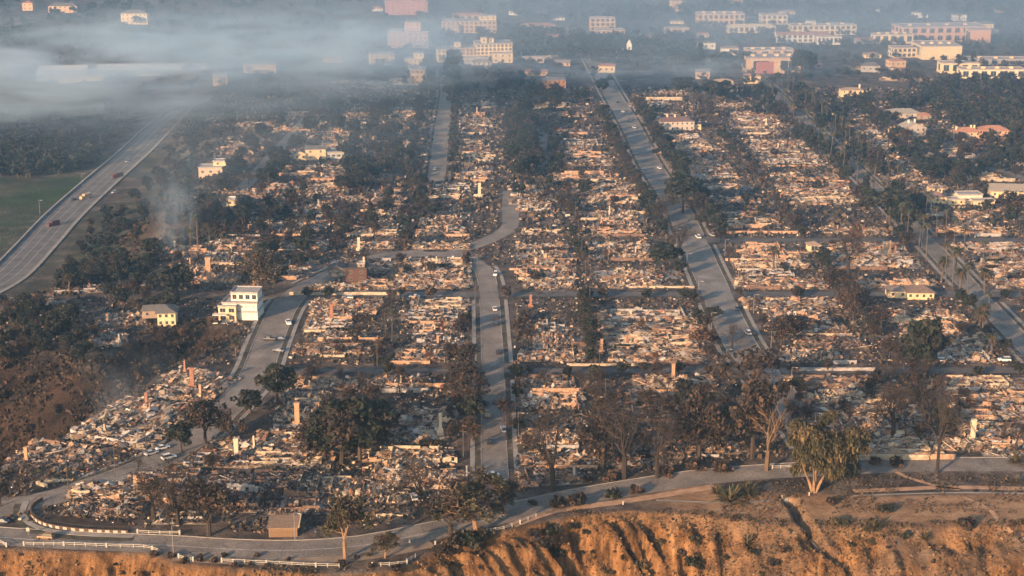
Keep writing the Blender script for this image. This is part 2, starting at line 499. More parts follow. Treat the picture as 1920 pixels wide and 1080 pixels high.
ALLST = []
def street(pts, w, zoff, gaps=(), sides='LR', m=M_ROAD, verge=1.8, pave=1.5, name='road', sg=None):
    path = resample(pts, 6.0)
    h = w / 2; ALLST.append((path, h))
    ribbon(name, path, -h, h, zoff, m, sub=2)
    sg = gaps if sg is None else sg
    for s in sides:
        q = 1 if s == 'R' else -1
        ribbon('kerb', path, q * h, q * (h + 0.25), 0.14, M_KERB, thick=0.14, gaps=sg)
        ribbon('pavement', path, q * (h + 0.25 + verge), q * (h + 0.25 + verge + pave), 0.12, M_PAVE, thick=0.12, gaps=sg)
        # planting strips between the kerb and the pavement, broken by driveways
        vm = MB(); la, lb_ = offs(path, q * (h + 0.27)), offs(path, q * (h + 0.24 + verge))
        for i in range(0, len(path) - 2, 3):
            if any(a < path[i].y < b or a < path[i + 2].y < b for a, b in sg): continue
            j = min(i + 2, len(path) - 1)
            for k in range(i, j):
                vm.add([(p.x, p.y, gh(p.x, p.y) + 0.103) for p in ((la[k], lb_[k], lb_[k + 1], la[k + 1]) if q > 0 else (lb_[k], la[k], la[k + 1], lb_[k + 1]))], [(0, 1, 2, 3)])
        if vm.n: part('verge', vm.mesh('verge', M_VERGE), kind='structure')
    return path
X_A, X_B, X_C, X_D = -91.5, -8.0, 86.0, 195.0
GAP2, GAP1, GAP3 = (538, 552), (636, 650), (444, 456)
pa = street([P0(-120, 985), P0(0, 954), P0(100, 932), P0(200, 902), P0(285, 869), P0(350, 833), P0(400, 790), (-98.1, 493.3), (-94.5, 514), (-91.5, 541), (-92.5, 579), (-92.9, 621), (-90, 645), (-84, 662), (-70, 690), (-58, 705), (-40, 712)], 11, 0.012, gaps=((395, 432), (637, 652), (700, 720)))
pb = street([(5, 417), (-3, 430), (-5, 446), (-6, 488), (-6.7, 541), (-8, 590), (-9.5, 640), (-11.1, 668), (-14, 686), (-20, 703)], 7.8, 0.030, gaps=((400, 443), GAP2, GAP1, (690, 710)))
M_ROADC = road_mat('pale_asphalt', (0.22, 0.20, 0.175))
pc = street([(97, 470), (92, 520), (88, 560), (86.1, 579), (85.7, 669), (85.6, 756), (84.6, 826), (80.3, 910), (78.2, 1030), (73.9, 1160), (70, 1300), (64, 1500)], 12.6, 0.020, m=M_ROADC, gaps=(GAP2, GAP1, (728, 742)))
pd = street([(193, 462), (193.5, 575), (194.5, 644), (195.8, 730), (196.4, 826), (196.1, 950), (194.5, 1114), (192, 1300)], 8.8, 0.016, gaps=(GAP3, GAP2, GAP1, (728, 742)))
street([(-42, 866), (-45, 1011), (-47.5, 1160), (-52.7, 1295), (-57, 1500)], 9, 0.012)
street([(-20, 703), (-27, 711), (-12, 733), (-1.5, 760), (-1, 800), (-0.6, 842)], 8.5, 0.020, sides='')
street([(-60, 708), (-27, 709)], 8.5, 0.008, sides='')
street([(-148, 760), (-146, 845), (-142, 960), (-138, 1080)], 7.5, 0.012, sides='')
street([(16, 905), (18, 960), (20, 1010)], 6, 0.012, sides='')
street([(262, 980), (266, 930), (284, 880), (300, 800)], 7, 0.012, sides='')
for gp, x0, x1, w in ((GAP2, -88, -13, 3.5), (GAP2, -3, 80, 4), (GAP2, 93, 189, 6), (GAP1, -86, -14, 7), (GAP1, -4, 78, 6.5), (GAP1, 93, 190, 7), (GAP2, 201, 330, 7.5), (GAP1, 201, 340, 8), ((728, 742), 93, 190, 7), ((728, 742), 201, 360, 7)):
    yy = sum(gp) / 2
    street([(x0 - 8, yy), ((x0 + x1) / 2, yy), (x1 + 8, yy)], w, 0.006, sides='', m=M_ROAD2, sg=())
# bluff road
BL = [G(*p) for p in [(-260, 975), (-60, 1000), (30, 1008), (160, 1015), (300, 1020), (430, 1028), (560, 1030), (680, 1021), (790, 1000), (900, 976), (1000, 950), (1100, 929), (1200, 912), (1300, 897), (1420, 886), (1560, 878), (1700, 872), (1850, 871), (2100, 872), (2500, 872)]]
pbl = resample(BL, 6)
ribbon('bluff_road', pbl, -5.6, 5.4, 0.026, M_ROAD, sub=3, hfix=0)
ribbon('road_shoulder', [p for p in pbl if -95 < p.x < -20], 5.4, 9.6, 0.022, mat('dusty_shoulder', (0.23, .175, .125), var=.25, scale=.3), hfix=0)
ribbon('kerb', pbl, -5.9, -5.6, 0.14, M_KERB, thick=0.14, gaps=())
cl = [p for p in pbl if -150 < p.x < 2]
ribbon('road_marking', cl, 0.4, 0.65, 0.032, M_LINE)
dirt = resample([G(*p) for p in [(960, 985), (1040, 958), (1150, 943), (1290, 921), (1340, 912)]], 4)
ribbon('path', dirt, -1.6, 1.6, 0.05, M_DIRT)
for pts, wd in (([(1600, 930), (1700, 926), (1800, 924), (1960, 926)], 0.9), ([(1600, 921), (1700, 917), (1780, 914), (1960, 917)], 2.6), ([(1680, 885), (1710, 898), (1760, 912), (1800, 918)], 1.6), ([(1805, 932), (1840, 946), (1862, 962), (1880, 985), (1925, 1012)], 1.4), ([(1230, 938), (1330, 942), (1400, 943), (1478, 940)], 0.9)):
    ribbon('path', resample([G(*p) for p in pts], 2.0), -wd / 2, wd / 2, 0.06, M_DIRT if wd > 1 else M_PAVE)
# the big road up the valley
BIG = [G(*p) for p in [(-60, 560), (10, 520), (65, 465), (120, 405), (185, 345), (250, 288), (300, 240), (330, 216), (348, 203), (356, 196)]]
pbig = resample(BIG, 8)
ribbon('valley_road', pbig, -9.5, 8.2, 0.25, mat('valley_asphalt', (0.13, .12, .11), var=.3, scale=.15), sub=6)
ribbon('pavement', pbig, 8.6, 10.6, 0.45, M_PAVE, thick=0.4)
ribbon('kerb', pbig, -10.8, -9.9, 1.1, M_CONC, thick=1.0)
for o in (-5.2, -0.6, 4.0):
    ribbon('road_marking', pbig, o - 0.12, o + 0.12, 0.32, M_LINE)

# ------------------------------------------------------------------ ruin pieces
PAL = np.array([(0.46, 0.39, 0.31), (0.34, 0.25, 0.165), (0.43, 0.26, 0.15), (0.20, 0.175, 0.155), (0.035, 0.03, 0.03), (0.15, 0.10, 0.075), (0.26, 0.12, 0.065), (0.20, 0.22, 0.21), (0.50, 0.38, 0.25), (0.08, 0.07, 0.065)])
def pick(n, w, r):
    w = np.array(w, float); w /= w.sum()
    c = PAL[r.choice(len(PAL), n, p=w)]
    return c * r.uniform(0.75, 1.2, (n, 1))
W_MIX = [3.8, 5, 4.6, 2.2, 2.6, 2.6, 1.2, 0.4, 3.4, 2.6]
W_DARK = [0.7, 1.5, 0.8, 2, 7, 5, 1.0, 0.4, 0.5, 7]
def rubble_mesh(seed, w=29, d=12.6, w_mix=W_MIX, n=1.0):
    r = np.random.default_rng(seed)
    mb = MB()
    lump = lambda x, y: 0.15 + 1.1 * fbm(x / 4 + seed * 7.7, y / 3.0 + seed, 3) ** 2
    def place(k):
        x = r.uniform(-w / 2, w / 2, k); y = r.uniform(-d / 2, d / 2, k)
        keep = fbm(x / 5 + seed * 3.1, y / 4 + seed * 5.3, 2) > 0.40
        x = np.where(keep, x, x * 0.6); y = np.where(keep, y, y * 0.7)
        return x, y
    # heap surface
    nx, ny = 34, 18
    gx, gy = np.meshgrid(np.linspace(-w / 2, w / 2, nx), np.linspace(-d / 2, d / 2, ny))
    ed = np.minimum(np.minimum(gx + w / 2, w / 2 - gx), np.minimum(gy + d / 2, d / 2 - gy))
    gz = (lump(gx, gy) + r.uniform(-0.25, 0.3, gx.shape)) * np.clip(ed / 1.5, 0, 1) - 0.02
    a = (np.arange(ny - 1)[:, None] * nx + np.arange(nx - 1)[None]).ravel()
    heapc = pick(gx.size, [3, 3, 1, 3, 3, 3, 0.3, 0.3, 1, 3], r)
    mb.add(np.stack([gx.ravel(), gy.ravel(), gz.ravel()], 1), np.stack([a, a + 1, a + nx + 1, a + nx], 1).tolist(), heapc)
    # small chunks
    k = int(820 * n); x, y = place(k)
    dim = np.stack([r.uniform(0.2, 0.9, k), r.uniform(0.15, 0.6, k), r.uniform(0.06, 0.35, k)], 1)
    mb.boxes(np.stack([x, y, lump(x, y) + r.uniform(0, 0.3, k)], 1), dim, rots(k, 0.5, r), pick(k, w_mix, r))
    # plates and crumpled sheets, many leaning up
    k = int(230 * n); x, y = place(k)
    dim = np.stack([r.uniform(0.6, 2.6, k), r.uniform(0.3, 1.1, k), np.full(k, 0.05)], 1)
    mb.boxes(np.stack([x, y, lump(x, y) + r.uniform(0.1, 0.6, k)], 1), dim, rots(k, 0.42, r), pick(k, w_mix, r))
    # upright slabs / studs of wall
    k = int(60 * n); x, y = place(k)
    hh = r.uniform(0.35, 1.3, k)
    yaw = r.choice([0, math.pi / 2], k, p=[0.75, 0.25]) + r.normal(0, 0.1, k)
    dim = np.stack([r.uniform(0.3, 2.8, k), np.full(k, 0.16), hh], 1)
    mb.boxes(np.stack([x, y, hh / 2 + 0.2], 1), dim, rots(k, 0.12, r, yaw), pick(k, w_mix, r))
    # beams
    k = int(60 * n); x, y = place(k)
    dim = np.stack([r.uniform(2.0, 6.0, k), np.full(k, 0.16), np.full(k, 0.16)], 1)
    mb.boxes(np.stack([x, y, lump(x, y) + r.uniform(0.3, 0.9, k)], 1), dim, rots(k, 0.16, r), pick(k, [2, 2, 1, 1, 5, 4, 1, 0, 1, 4], r))
    # bent sheets: two quads
    k = int(46 * n); x, y = place(k)
    for i in range(k):
        s = r.uniform(0.8, 2.0); a = r.uniform(0, 6.28); c = pick(1, w_mix, r)[0]
        z = float(lump(x[i], y[i])) + 0.3
        ca, sa = math.cos(a), math.sin(a)
        pr = [(-s, -s * .6, 0), (0, -s * .6, s * r.uniform(.2, .8)), (s, -s * .6, r.uniform(-.1, .4)), (-s, s * .6, .1), (0, s * .6, s * r.uniform(.2, .8)), (s, s * .6, 0)]
        v = [(x[i] + p[0] * ca - p[1] * sa, y[i] + p[0] * sa + p[1] * ca, z + p[2]) for p in pr]
        v += [(p[0], p[1], p[2] - 0.05) for p in v]
        mb.add(v, [(0, 1, 4, 3), (1, 2, 5, 4), (9, 10, 7, 6), (10, 11, 8, 7), (0, 6, 7, 1), (1, 7, 8, 2), (3, 4, 10, 9), (4, 5, 11, 10), (0, 3, 9, 6), (2, 8, 11, 5)], c)
    return mb.mesh('rubble', M_COL)
RUB = [rubble_mesh(s) for s in range(9)] + [rubble_mesh(20 + s, w_mix=W_DARK) for s in range(3)]
RUB_FAR = [rubble_mesh(40 + s, n=0.5) for s in range(3)]

WALL_COLS = {'peach': (0.40, 0.25, 0.16), 'cream': (0.42, 0.34, 0.24), 'ash grey': (0.33, 0.31, 0.29), 'brown': (0.17, 0.11, 0.08)}
WALLM = {k: mat('burnt_plaster_' + k.replace(' ', '_'), v, var=0.35, scale=0.8) for k, v in WALL_COLS.items()}
def wall_shape(seed, L, hmax, hole=True):
    """a broken wall standing along x: stepped, jagged top and a window opening"""
    r = random.Random(seed)
    n = max(3, int(L / 0.9)); mb = MB(); t = 0.14
    h = hmax * r.uniform(0.6, 1.0); hs = []
    for i in range(n):
        h = min(hmax, max(0.35, h + r.uniform(-0.7, 0.6) * hmax * 0.35)); hs.append(h)
    dx = L / n
    hole_at = set(r.sample(range(n), k=max(1, n // 4))) if hole and hmax > 1.6 else set()
    for i, h in enumerate(hs):
        x0 = -L / 2 + i * dx; x1 = x0 + dx - 0.003
        h2 = min(hmax, max(.3, h + r.uniform(-0.25, 0.25)))
        def prism(z0, za, zb):
            v = [(x0, -t, z0), (x1, -t, z0), (x1, -t, zb), (x0, -t, za), (x0, t, z0), (x1, t, z0), (x1, t, zb), (x0, t, za)]
            mb.add(v, [(0, 1, 2, 3), (5, 4, 7, 6), (3, 2, 6, 7), (0, 3, 7, 4), (1, 5, 6, 2)])
        if i in hole_at and h > 1.3:
            prism(0, 0.7, 0.7)
            if h > 2.1: prism(2.0, h, h2)
        else: prism(0, h, h2)
    return mb
WALLS = {}
for cn, m in WALLM.items():
    WALLS[cn] = [wall_shape(s, L, hm).mesh('wall', m) for s, (L, hm) in enumerate([(4, 2.4), (6.5, 2.6), (8, 1.4), (3, 2.9), (10, 1.1), (5, 1.8)])]
CHIM_COLS = {'red brick': (0.27, 0.13, 0.085), 'cream': (0.50, 0.42, 0.30), 'grey stone': (0.36, 0.34, 0.32), 'tan brick': (0.38, 0.24, 0.15), 'blackened': (0.06, 0.05, 0.045)}
CHIMM = {k: mat('chimney_' + k.replace(' ', '_'), v, var=0.25, scale=2.2) for k, v in CHIM_COLS.items()}
def chimney_mesh(m, kind):
    mb = MB()
    if kind == 0:
        mb.box(-1.0, 1.0, -0.5, 0.5, 0, 1.9)
        v = [(-1, -.5, 1.9), (1, -.5, 1.9), (1, .5, 1.9), (-1, .5, 1.9), (-.45, -.38, 2.9), (.45, -.38, 2.9), (.45, .38, 2.9), (-.45, .38, 2.9)]
        mb.add(v, [(0, 1, 5, 4), (1, 2, 6, 5), (2, 3, 7, 6), (3, 0, 4, 7)])
        mb.box(-.45, .45, -.38, .38, 2.9, 6.2); mb.box(-.56, .56, -.49, .49, 6.2, 6.5); mb.box(-.3, .3, -.25, .25, 6.5, 6.9)
        mb.box(-.5, .5, -.52, -.505, 0.2, 1.2)
    elif kind == 1:
        mb.box(-.6, .6, -.42, .42, 0, 5.4); mb.box(-.7, .7, -.52, .52, 5.4, 5.7); mb.box(-1.3, -.603, -.35, .35, 0, 1.3); mb.box(.603, 1.2, -.35, .35, 0, .9)
    else:
        mb.box(-1.2, 1.2, -.55, .55, 0, 1.5); mb.box(-1.0, .2, -.45, .45, 1.5, 2.8); mb.box(-.9, -.1, -.4, .4, 2.8, 4.4); mb.box(-.97, -.03, -.47, .47, 4.4, 4.6)
    return mb.mesh('chimney', m)
CHIM = {k: [chimney_mesh(m, i) for i in range(3)] for k, m in CHIMM.items()}
FOUND_M = [mat('foundation_ash', (0.23, 0.21, 0.19), var=0.5, scale=0.35), mat('foundation_char', (0.09, 0.08, 0.072), var=0.6, scale=0.3), mat('foundation_tan', (0.25, 0.19, 0.14), var=0.45, scale=0.35)]
def found_mesh(seed, m):
    r = random.Random(seed); mb = MB()
    mb.box(-15, 15, -6.6, 6.6, -0.3, 0.10)
    mb.box(-15 + r.uniform(2, 6), 5, -5, 6, 0.104, 0.35)
    return mb.mesh('foundation', m)
FOUND = [found_mesh(i, FOUND_M[i % 3]) for i in range(6)]

ROOMS = {}
for cn, m in WALLM.items():
    ROOMS[cn] = []
    for sd in range(3):
        rq = random.Random(60 + sd); mb = MB(); X = [-11, rq.uniform(-5, -2), rq.uniform(2, 6), 11]; Y = [-4.6, rq.uniform(-1, 1), 4.6]
        for yy in Y:
            for a, b_ in zip(X[:-1], X[1:]):
                if rq.random() < .8: mb.box(a + .12, b_ - .12 - rq.choice((0, 0, 1.2)), yy - .12, yy + .12, 0, rq.uniform(.35, 1.1))
        for xx in X:
            for a, b_ in zip(Y[:-1], Y[1:]):
                if rq.random() < .8: mb.box(xx - .1, xx + .1, a - .12, b_ + .12, 0, rq.uniform(.35, 1.3))
        ROOMS[cn].append(mb.mesh('room_outline', m))
ORD = 'zeroth first second third fourth fifth sixth seventh eighth ninth tenth eleventh twelfth thirteenth fourteenth fifteenth sixteenth seventeenth eighteenth nineteenth twentieth'.split()
def ordw(n):
    if n <= 20: return ORD[n]
    t = {2: 'twenty', 3: 'thirty', 4: 'forty', 5: 'fifty', 6: 'sixty', 7: 'seventy'}.get(n // 10, 'far')
    if n % 10 == 0: return {2: 'twentieth', 3: 'thirtieth', 4: 'fortieth', 5: 'fiftieth', 6: 'sixtieth', 7: 'seventieth'}.get(n // 10, 'farthest')
    return t + '-' + ORD[n % 10]
def where(x, y):
    """which row of lots and which street a spot belongs to, in findable words"""
    n = max(1, int((y - 446) / 15.5) + 1)
    sts = [(-92, 'the curving street'), (-8 if y < 705 else (0 if y < 850 else 18), 'the central street' if y < 850 else 'the short alley'), (86, 'the wide street'), (195, 'the palm street')]
    if y > 860: sts[0] = (-46, 'the smoky street'); 
    if y > 740: sts.append((-146, 'the hazy street'))
    s = min(sts, key=lambda q: abs(q[0] - x))
    return f"{ordw(n)} lot up, {'left' if x < s[0] else 'right'} of {s[1]}"

ruin_n = 0
def ruin(x, y, w=29.0, d=12.6, rz=0.0, dark=False, chim=None, nwalls=None, far=False, z=None, label=None, seedx=None):
    global ruin_n
    ruin_n += 1
    r = random.Random(ruin_n * 13 + 5 if seedx is None else seedx)
    root = empty('burnt_house', (x, y, gh(x, y) if z is None else z), rz)
    sx, sy = w / 29.0, d / 12.6
    part('foundation', r.choice(FOUND), root, sc=(sx, sy, 1))
    mesh = r.choice(RUB_FAR if far else (RUB[9:] if dark else RUB[:9]))
    if r.random() < .22: sx *= r.uniform(.55, .8)
    part('rubble', mesh, root, sc=(sx * r.choice((1, -1)), sy * r.choice((1, -1)), r.uniform(0.7, 1.05)), kind='stuff', loc=(0, 0, 0.1))
    cn = r.choice(['peach', 'cream', 'ash grey', 'brown', 'peach', 'cream'] if not dark else ['brown', 'ash grey'])
    nw = r.randint(2, 5) if nwalls is None else nwalls
    if r.random() < .5: part('room_outline', r.choice(ROOMS[cn]), root, loc=(0, 0, .35), rz=r.choice((0, math.pi)), sc=(sx, sy, 1.3))
    for k in range(nw):
        wm = r.choice(WALLS[cn])
        along = r.random() < 0.75
        part('wall', wm, root, loc=(r.uniform(-.42, .42) * w, r.uniform(-.47, .47) * d, 0.1), rz=0 if along else math.pi / 2, sc=(1, 1, r.uniform(.5, .95)))
    if chim is None: chim = r.choice([None] * 9 + ['red brick', 'cream', 'grey stone', 'tan brick', 'blackened'])
    if chim:
        part('chimney', CHIM[chim][r.randrange(3)], root, loc=(r.uniform(-.35, .35) * w, r.uniform(-.3, .3) * d, 0.1), rz=r.choice([0, 0, math.pi / 2]), sc=r.uniform(.5, .8))
    lb = label or (f"burnt ruin, {cn} walls{', ' + chim + ' chimney' if chim else ''}, {where(x, y)}")
    tag(root, lb, 'burnt house', 'burnt house ruins')
    return root

# garden walls between lots
GW = {}
for cn, m in WALLM.items():
    GW[cn] = []
    for s, (L, h) in enumerate([(12, 1.2), (20, 1.5), (26, 1.0)]):
        mb = MB(); mb.box(-L / 2, L / 2, -.13, .13, 0, h); mb.box(-L / 2 - .05, L / 2 + .05, -.18, .18, h, h + .1)
        GW[cn].append(mb.mesh('garden_wall', m))
def gwall(x, y, cn, k, rz=0.0, sc=(1, 1, 1), label=None):
    if label is None:
        hl = (6, 10, 13)[k] * sc[0]
        if any(float(line_dist(x + q_ * hl, y, [(p.x, p.y) for p in pth])) < hw + 1 for pth, hw in ALLST for q_ in (-1, -.5, 0, .5, 1)): return
    o = part('garden_wall', GW[cn][k], loc=(x, y, gh(x, y)), rz=rz, sc=sc)
    tag(o, label or f"{['short', 'long', 'low long'][k]} {cn} garden wall, {where(x, y)}", 'garden wall', 'garden walls between the burnt lots')
    return o

# ------------------------------------------------------------------ vegetation prototypes
def leaf_cards(mb, cen, rad, n, size, col, r, flat=0.75):
    """n leaf sprays scattered through clumps"""
    k = len(cen)
    per = max(1, n // k)
    c = np.repeat(cen, per, 0); rr = np.repeat(rad, per)
    d = r.normal(0, 1, (len(c), 3)); d /= np.linalg.norm(d, axis=1)[:, None]
    pos = c + d * (rr * r.uniform(0.35, 1.0, len(c)) ** 0.5)[:, None] * np.array([1, 1, flat])
    s = r.uniform(0.5, 1.3, len(c)) * size
    rot = rots(len(c), 0.8, r)
    q = np.array([(-.5, -.3, 0), (.5, -.35, 0.05), (.4, .4, 0), (-.35, .3, -.05)])
    v = np.einsum('nij,kj->nki', rot, q) * s[:, None, None] + pos[:, None, :]
    cc = np.repeat(np.asarray(col)[r.choice(len(col), k)], per, 0) * r.uniform(0.7, 1.3, (len(c), 1))
    mb.quads(v, cc)
GREENS = [(0.018, 0.024, 0.016), (0.027, 0.029, 0.018), (0.014, 0.018, 0.014), (0.035, 0.032, 0.022)]
SCORCH = [(0.05, 0.034, 0.025), (0.03, 0.024, 0.02), (0.075, 0.048, 0.032), (0.02, 0.018, 0.017)]
OLIVE = [(0.045, 0.042, 0.022), (0.06, 0.05, 0.027), (0.034, 0.034, 0.018), (0.07, 0.055, 0.03)]
RUSTY = [(0.09, 0.05, 0.03), (0.065, 0.04, 0.026), (0.12, 0.068, 0.038)]
def crown_clumps(r, rx, rz, z0, k, shell=0.55):
    d = r.normal(0, 1, (k, 3)); d /= np.linalg.norm(d, axis=1)[:, None]
    rad = r.uniform(shell, 1.0, k)[:, None]
    c = d * rad * np.array([rx, rx, rz]); c[:, 2] += z0
    c[:, :2] += r.normal(0, .25, (k, 2))
    return c
def branch_pts(mb, p, d, L, r0, depth, r, col, tips, droop=0.0, k=4, spread=0.55):
    n = 3
    for i in range(n):
        q = p + d * L / n
        mb.tube(p, q, r0 * (1 - i * .22), r0 * (1 - (i + 1) * .22), col, k if depth > 1 else 3)
        p = q
        d = d + r.normal(0, 0.16, 3) + np.array([0, 0, 0.06 - droop]); d /= np.linalg.norm(d)
        if depth > 0 and i >= (1 if depth > 2 else 0):
            e = d + r.normal(0, spread, 3); e /= np.linalg.norm(e)
            branch_pts(mb, p, e, L * r.uniform(.55, .75), r0 * .5, depth - 1, r, col, tips, droop, k, spread)
    if depth > 0:
        for _ in range(2):
            e = d + r.normal(0, spread, 3); e /= np.linalg.norm(e)
            branch_pts(mb, p, e, L * r.uniform(.55, .8), r0 * .45, depth - 1, r, col, tips, droop, k, spread)
    else: tips.append(p)
def tree_leafy(seed, pal, rx=3.6, rz=3.2, z0=6.3, n=2100, size=0.75, k=46, trunk=(0.07, 0.05, 0.04), shell=.5):
    r = np.random.default_rng(seed); t = MB(); c = MB()
    cc = crown_clumps(r, rx, rz, z0, k, shell)
    leaf_cards(c, cc, r.uniform(.7, 1.35, k), n, size, pal, r)
    t.tube((0, 0, -.3), (0.1, 0, z0 - rz * .4), .34, .22, trunk, 6)
    for q in cc[::5]:
        t.tube((0.1, 0, z0 - rz * .5), q, .14, .04, trunk, 3)
    return t.mesh('trunk', M_LEAF), c.mesh('crown', M_LEAF)
def tree_bare(seed, pal=SCORCH, H_=9.0, depth=3, twigs=700, leaves=0, col=(0.045, 0.034, 0.028), r0=.3, lean=.05, spread=.55, fr=.3, droop=0.0, twl=.9):
    r = np.random.default_rng(seed); t = MB(); c = MB(); tips = []
    p = np.zeros(3); d = np.array([r.normal(0, lean), r.normal(0, lean), 1.0])
    q = d * H_ * fr; t.tube(p - (0, 0, .3), q, r0 * 1.25, r0, col, 6)
    for _ in range(4):
        e = d + r.normal(0, spread * .8, 3); e[2] = abs(e[2]); e /= np.linalg.norm(e)
        branch_pts(t, q, e, H_ * .33, r0 * .62, depth - 1, r, col, tips, droop, 4, spread)
    tips = np.array(tips)
    k = len(tips)
    idx = r.choice(k, twigs); a = tips[idx] + r.normal(0, .45, (twigs, 3))
    dd = r.normal(0, 1, (twigs, 3)); dd[:, 2] = np.abs(dd[:, 2]) * .7; dd /= np.linalg.norm(dd, axis=1)[:, None]
    ln = r.uniform(.4, 1.3, twigs)[:, None] * twl
    sd = np.cross(dd, r.normal(0, 1, (twigs, 3))); sd /= np.linalg.norm(sd, axis=1)[:, None] + 1e-9
    v = np.stack([a - sd * .03, a + sd * .03, a + dd * ln + sd * .012, a + dd * ln - sd * .012], 1)
    c.quads(v, np.tile(np.array(col) * 1.1, (twigs, 1)) * r.uniform(.6, 1.5, (twigs, 1)))
    if leaves:
        leaf_cards(c, tips, np.full(k, .8), leaves, .5 if leaves < 2000 else .34, pal, r)
    return t.mesh('trunk', M_LEAF), c.mesh('crown', M_LEAF)
def conifer(seed, pal, H_=12, rx=1.9, k=60, n=1900, taper=True):
    r = np.random.default_rng(seed); t = MB(); c = MB()
    z = r.uniform(.08, 1, k) ** .9; a = r.uniform(0, 6.28, k)
    rad = rx * ((1 - z) * .9 + .12 if taper else np.sqrt(np.clip(1 - (2 * z - .9) ** 2, .12, 1))) * r.uniform(.4, 1, k)
    cc = np.stack([np.cos(a) * rad, np.sin(a) * rad, z * H_], 1)
    leaf_cards(c, cc, r.uniform(.5, .9, k), n, .6, pal, r, 1.0)
    t.tube((0, 0, -.3), (0, 0, H_ * .8), .25, .06, (0.06, 0.045, 0.035), 5)
    return t.mesh('trunk', M_LEAF), c.mesh('crown', M_LEAF)
def palm(seed, H_=17, tr=.26, fr=2.2, n=30, pal=((0.05, 0.055, 0.03), (0.07, 0.055, 0.035)), skirt=True, tcol=(0.10, 0.08, 0.065)):
    r = np.random.default_rng(seed); t = MB(); c = MB()
    p = np.array([0, 0, -.3]); lean = r.normal(0, .012, 2)
    for i in range(6):
        q = p + np.array([lean[0] * H_ / 2, lean[1] * H_ / 2, H_ / 6]); t.tube(p, q, tr * (1 - i * .06), tr * (1 - (i + 1) * .06), tcol, 6); p = q
    for i in range(n):
        a = r.uniform(0, 6.28); up = r.uniform(-.75, 1.0); L = fr * r.uniform(.8, 1.15)
        pr = p.copy(); dx = np.array([math.cos(a), math.sin(a), 0]); sdv = np.array([-math.sin(a), math.cos(a), 0])
        w = .12 * L; col = np.array(pal[0 if up > -.2 else -1]) * r.uniform(.7, 1.3); vs_ = []
        for k in range(5):
            tt = k / 4; pos = p + dx * L * tt * math.cos(up * .9) + np.array([0, 0, math.sin(up) * L * tt - .55 * L * tt * tt])
            ww = w * (1.3 - tt) * (1.0 if k else .3)
            vs_ += [pos - sdv * ww + (0, 0, -ww * .6), pos + (0, 0, .02), pos + sdv * ww + (0, 0, -ww * .6)]
        c.add(vs_, [(k * 3 + j, k * 3 + j + 1, k * 3 + j + 4, k * 3 + j + 3) for k in range(4) for j in range(2)], col)
    if skirt:
        for i in range(26):
            a = r.uniform(0, 6.28); dx = np.array([math.cos(a), math.sin(a), 0]); z = r.uniform(.1, .3)
            b = p - (0, 0, z); e = b + dx * r.uniform(.3, .7) - (0, 0, r.uniform(.9, 1.9)); s_ = np.array([-math.sin(a), math.cos(a), 0]) * .16
            c.quads(np.array([[b - s_, b + s_, e + s_, e - s_]]), np.array([[0.11, 0.08, 0.055]]))
    return t.mesh('trunk', M_LEAF), c.mesh('crown', M_LEAF)
def agave(seed, n=70, L=2.0, pal=((0.07, 0.07, 0.035), (0.12, 0.085, 0.045))):
    r = np.random.default_rng(seed); c = MB()
    for i in range(n):
        a = r.uniform(0, 6.28); up = r.uniform(.1, 1.45); l = L * r.uniform(.7, 1.1)
        dx = np.array([math.cos(a) * math.cos(up), math.sin(a) * math.cos(up), math.sin(up)]); s_ = np.array([-math.sin(a), math.cos(a), 0]) * .09
        m = dx * l * .55; e = dx * l - (0, 0, .25 * l * math.cos(up))
        c.add([-s_, s_, m + s_, e, m - s_], [(0, 1, 2, 4), (4, 2, 3)], np.array(pal[i % 2]) * r.uniform(.6, 1.3))
    return c.mesh('spiky_leaves', M_LEAF)
def shrub_mesh(seed, pal, rx=1.0, rz=.7, n=420, size=.3):
    r = np.random.default_rng(seed); c = MB()
    cc = crown_clumps(r, rx * .7, rz * .7, rz * .6, 12, .2); cc[:, 2] = np.abs(cc[:, 2])
    leaf_cards(c, cc, r.uniform(.25, .5, 12) * rx, n, size, pal, r)
    for q in cc[::3]: c.tube((0, 0, -.2), q, .05, .02, (0.06, 0.045, 0.03), 3)
    return c.mesh('shrub', M_LEAF)
PROTO = {
    'E': [tree_leafy(s, GREENS, rx=3.4 + (s % 3) * .5) for s in range(5)],
    'S': [tree_bare(30 + s, SCORCH, leaves=1300, twigs=500, depth=3, fr=.25) for s in range(4)],
    'B': [tree_bare(50 + s, depth=3, twigs=800, col=(0.034, 0.026, 0.022)) for s in range(5)],
    'C': [conifer(70 + s, GREENS + SCORCH[:1], taper=s % 2 == 0) for s in range(4)],
    'F': [palm(80 + s) for s in range(3)],
    'D': [palm(90 + s, H_=9, tr=.42, fr=3.0, n=56, pal=((0.035, 0.036, 0.02), (0.07, 0.048, 0.03))) for s in range(2)],
    'K': [tree_bare(100 + s, OLIVE[:3] + SCORCH[:2], H_=9.5, leaves=3600, twigs=200, depth=3, col=(0.20, 0.125, 0.08), r0=.34, fr=.33) for s in range(3)],
    'W': [tree_bare(111, H_=11, twigs=70, depth=3, col=(0.12, 0.08, 0.052), r0=.32, fr=.3, spread=.45)],
    'R': [tree_bare(120 + s, RUSTY, leaves=900, twigs=300, depth=3) for s in range(2)],
}
PH = {'E': 9.8, 'S': 9.5, 'B': 9.5, 'C': 12.3, 'F': 18, 'D': 10.5, 'K': 10.5, 'W': 12, 'R': 9.5}
